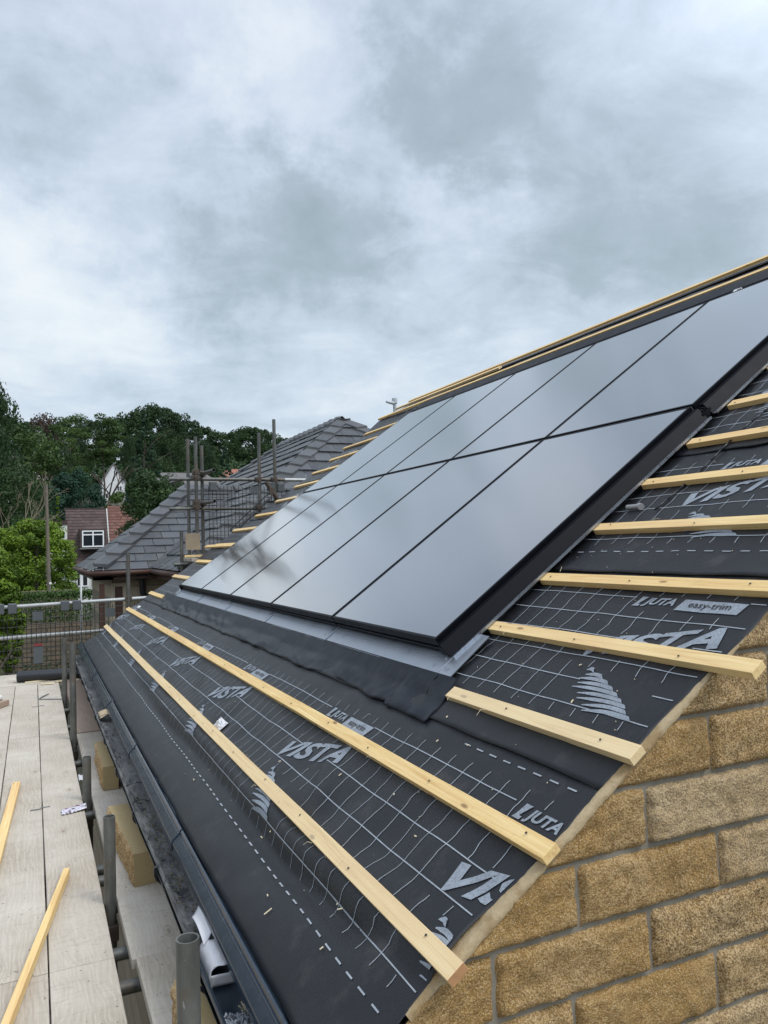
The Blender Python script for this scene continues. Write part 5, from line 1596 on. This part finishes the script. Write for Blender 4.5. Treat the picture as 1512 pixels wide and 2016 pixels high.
def window(parent, x0, x1, z0, z1, y, nx=2, fr=.09, top=.25):
    f = MB(); f.box((x0, y - .06, z0), (x1, y, z0 + fr)); f.box((x0, y - .06, z1 - fr), (x1, y, z1))
    for i in range(nx + 1):
        cx = x0 + fr / 2 + (x1 - x0 - fr) * i / nx; f.box((cx - fr / 2, y - .058, z0 + .001), (cx + fr / 2, y, z1 - .001))
    if top: zz = z1 - (z1 - z0) * top; f.box((x0, y - .055, zz - fr / 2), (x1, y, zz + fr / 2))
    o = f.build('window', WHITE, parent); MB().box((x0 + .01, y - .03, z0 + .01), (x1 - .01, y - .02, z1 - .01)).build('pane', PANE, o)
    return o


mb = MB(); mb.box((1.62, yf - .02, .62), (3.32, yf + 2.0, 1.98)); mb.build('dormer', BROWNT, t)
window(t, 1.75, 3.2, .70, 1.86, yf - .03, 2)
mb = MB(); mb.box((1.60, yf - .2, .56), (3.34, yf, .64)); mb.build('dormer_sill', STEEL, t)
window(t, 1.35, 2.15, -2.05, -.72, yf + .2, 2, .08); window(t, 2.4, 3.2, -2.05, -.72, yf + .2, 2, .08)
mb = MB(); mb.box((4.75, yf - .05, 1.25), (5.6, yf + 2.2, 1.75)); mb.build('skylight_box', RENDERW, t)
mb = MB(); mb.box((-.55, yf + 1.0, -3.3), (x0 + .04, yf + 6, 2.35)); mb.build('side_extension', RENDERW, t)
mb = MB(); mb.box((-.7, yf + .9, 2.35), (x0 + .06, yf + 6.1, 2.62)); mb.build('flat_roof', BROWNT, t)


def far_house(px, D, W_, ztop_off, zeave_off, dep, roofm, wallm, label, gable_front=False, yaw=0, chim=False, win=()):
    x, y, a = bearing(px, D); zt = zel(ztop_off, D); ze = zel(zeave_off, D); g = terr(x, y) - 1
    t = empty('distant_house', (x, y, g), label=label, cat='house')
    w = W_ / 2
    if gable_front:
        MB().add([(x - w, y, g), (x + w, y, g), (x + w, y, ze), (x, y, zt), (x - w, y, ze), (x - w, y + dep, g), (x + w, y + dep, g), (x + w, y + dep, ze), (x, y + dep, zt), (x - w, y + dep, ze)], [(0, 1, 2, 3, 4), (9, 8, 7, 6, 5), (1, 6, 7, 2), (0, 4, 9, 5)]).build('wall', wallm, t)
        o = MB().add([(x - w * 1.12, y - .3, ze - .3), (x, y - .3, zt + .15), (x + w * 1.12, y - .3, ze - .3), (x - w * 1.12, y + dep, ze - .3), (x, y + dep, zt + .15), (x + w * 1.12, y + dep, ze - .3)], [(0, 1, 4, 3), (1, 2, 5, 4)]).build('roof', roofm, t); md = o.modifiers.new('thickness', 'SOLIDIFY'); md.thickness = .25
    else:
        MB().box((x - w, y, g), (x + w, y + dep, ze)).build('wall', wallm, t)
        i = W_ * .16
        MB().add([(x - w - .4, y - .4, ze), (x + w + .4, y - .4, ze), (x + w + .4, y + dep + .4, ze), (x - w - .4, y + dep + .4, ze), (x - w + i, y + dep / 2, zt), (x + w - i, y + dep / 2, zt)], [(0, 1, 5, 4), (1, 2, 5), (2, 3, 4, 5), (3, 0, 4), (3, 2, 1, 0)]).build('roof', roofm, t)
    if chim: MB().box((x + w * .5, y + dep * .4, zt - .8), (x + w * .5 + .8, y + dep * .4 + .8, zt + 1.0)).box((x + w * .5 + .1, y + dep * .4 + .1, zt + 1.0), (x + w * .5 + .6, y + dep * .4 + .6, zt + 1.5)).build('chimney', CHIM, t)
    for (u, v, ww, hh) in win: window(t, x + u, x + u + ww, ze + v, ze + v + hh, y - .01, 2, .12, 0)
    return t


ROOFG = simple('grey_brown_roof', (.13, .12, .115), .8, var=.2, scale=.6)
ROOFR = simple('terracotta_roof', (.28, .11, .07), .8, var=.2, scale=.6)
STUCCO = simple('cream_stucco', (.42, .39, .32), .85, var=.1, scale=1)
far_house(226, 178, 4.8, 163, 130, 9, ROOFG, WHITE, 'small white gabled house among the trees behind the bare forked tree', gable_front=True, win=((.6, -2.2, 1.1, 1.2), (-1.8, -3.8, 1.2, 1.2)))
far_house(372, 125, 10.0, 150, 124, 8, ROOFG, STUCCO, 'pale house with a broad grey roof behind the triple scaffold posts', win=((-3.5, -2, 1.4, 1.2), (1.0, -2, 1.6, 1.2)))
far_house(412, 120, 6.0, 136, 108, 7, ROOFG, WHITE, 'white walled house right of the triple scaffold posts', win=((-1, -1.5, 1.2, 1.0),))
far_house(487, 140, 7.5, 155, 130, 7, ROOFR, STUCCO, 'terracotta roofed house with a chimney right of the small conifer', chim=True, win=((-2.4, -2, 1.2, 1.2), (0, -2, 1.2, 1.2)))
far_house(72, 165, 10.0, 190, 165, 8, ROOFG, RENDERW, 'off-white house half hidden among trees below the copper tree', win=((-3, -2, 1.4, 1.2), (1, -2, 1.4, 1.2)))
bpy.context.view_layer.update()
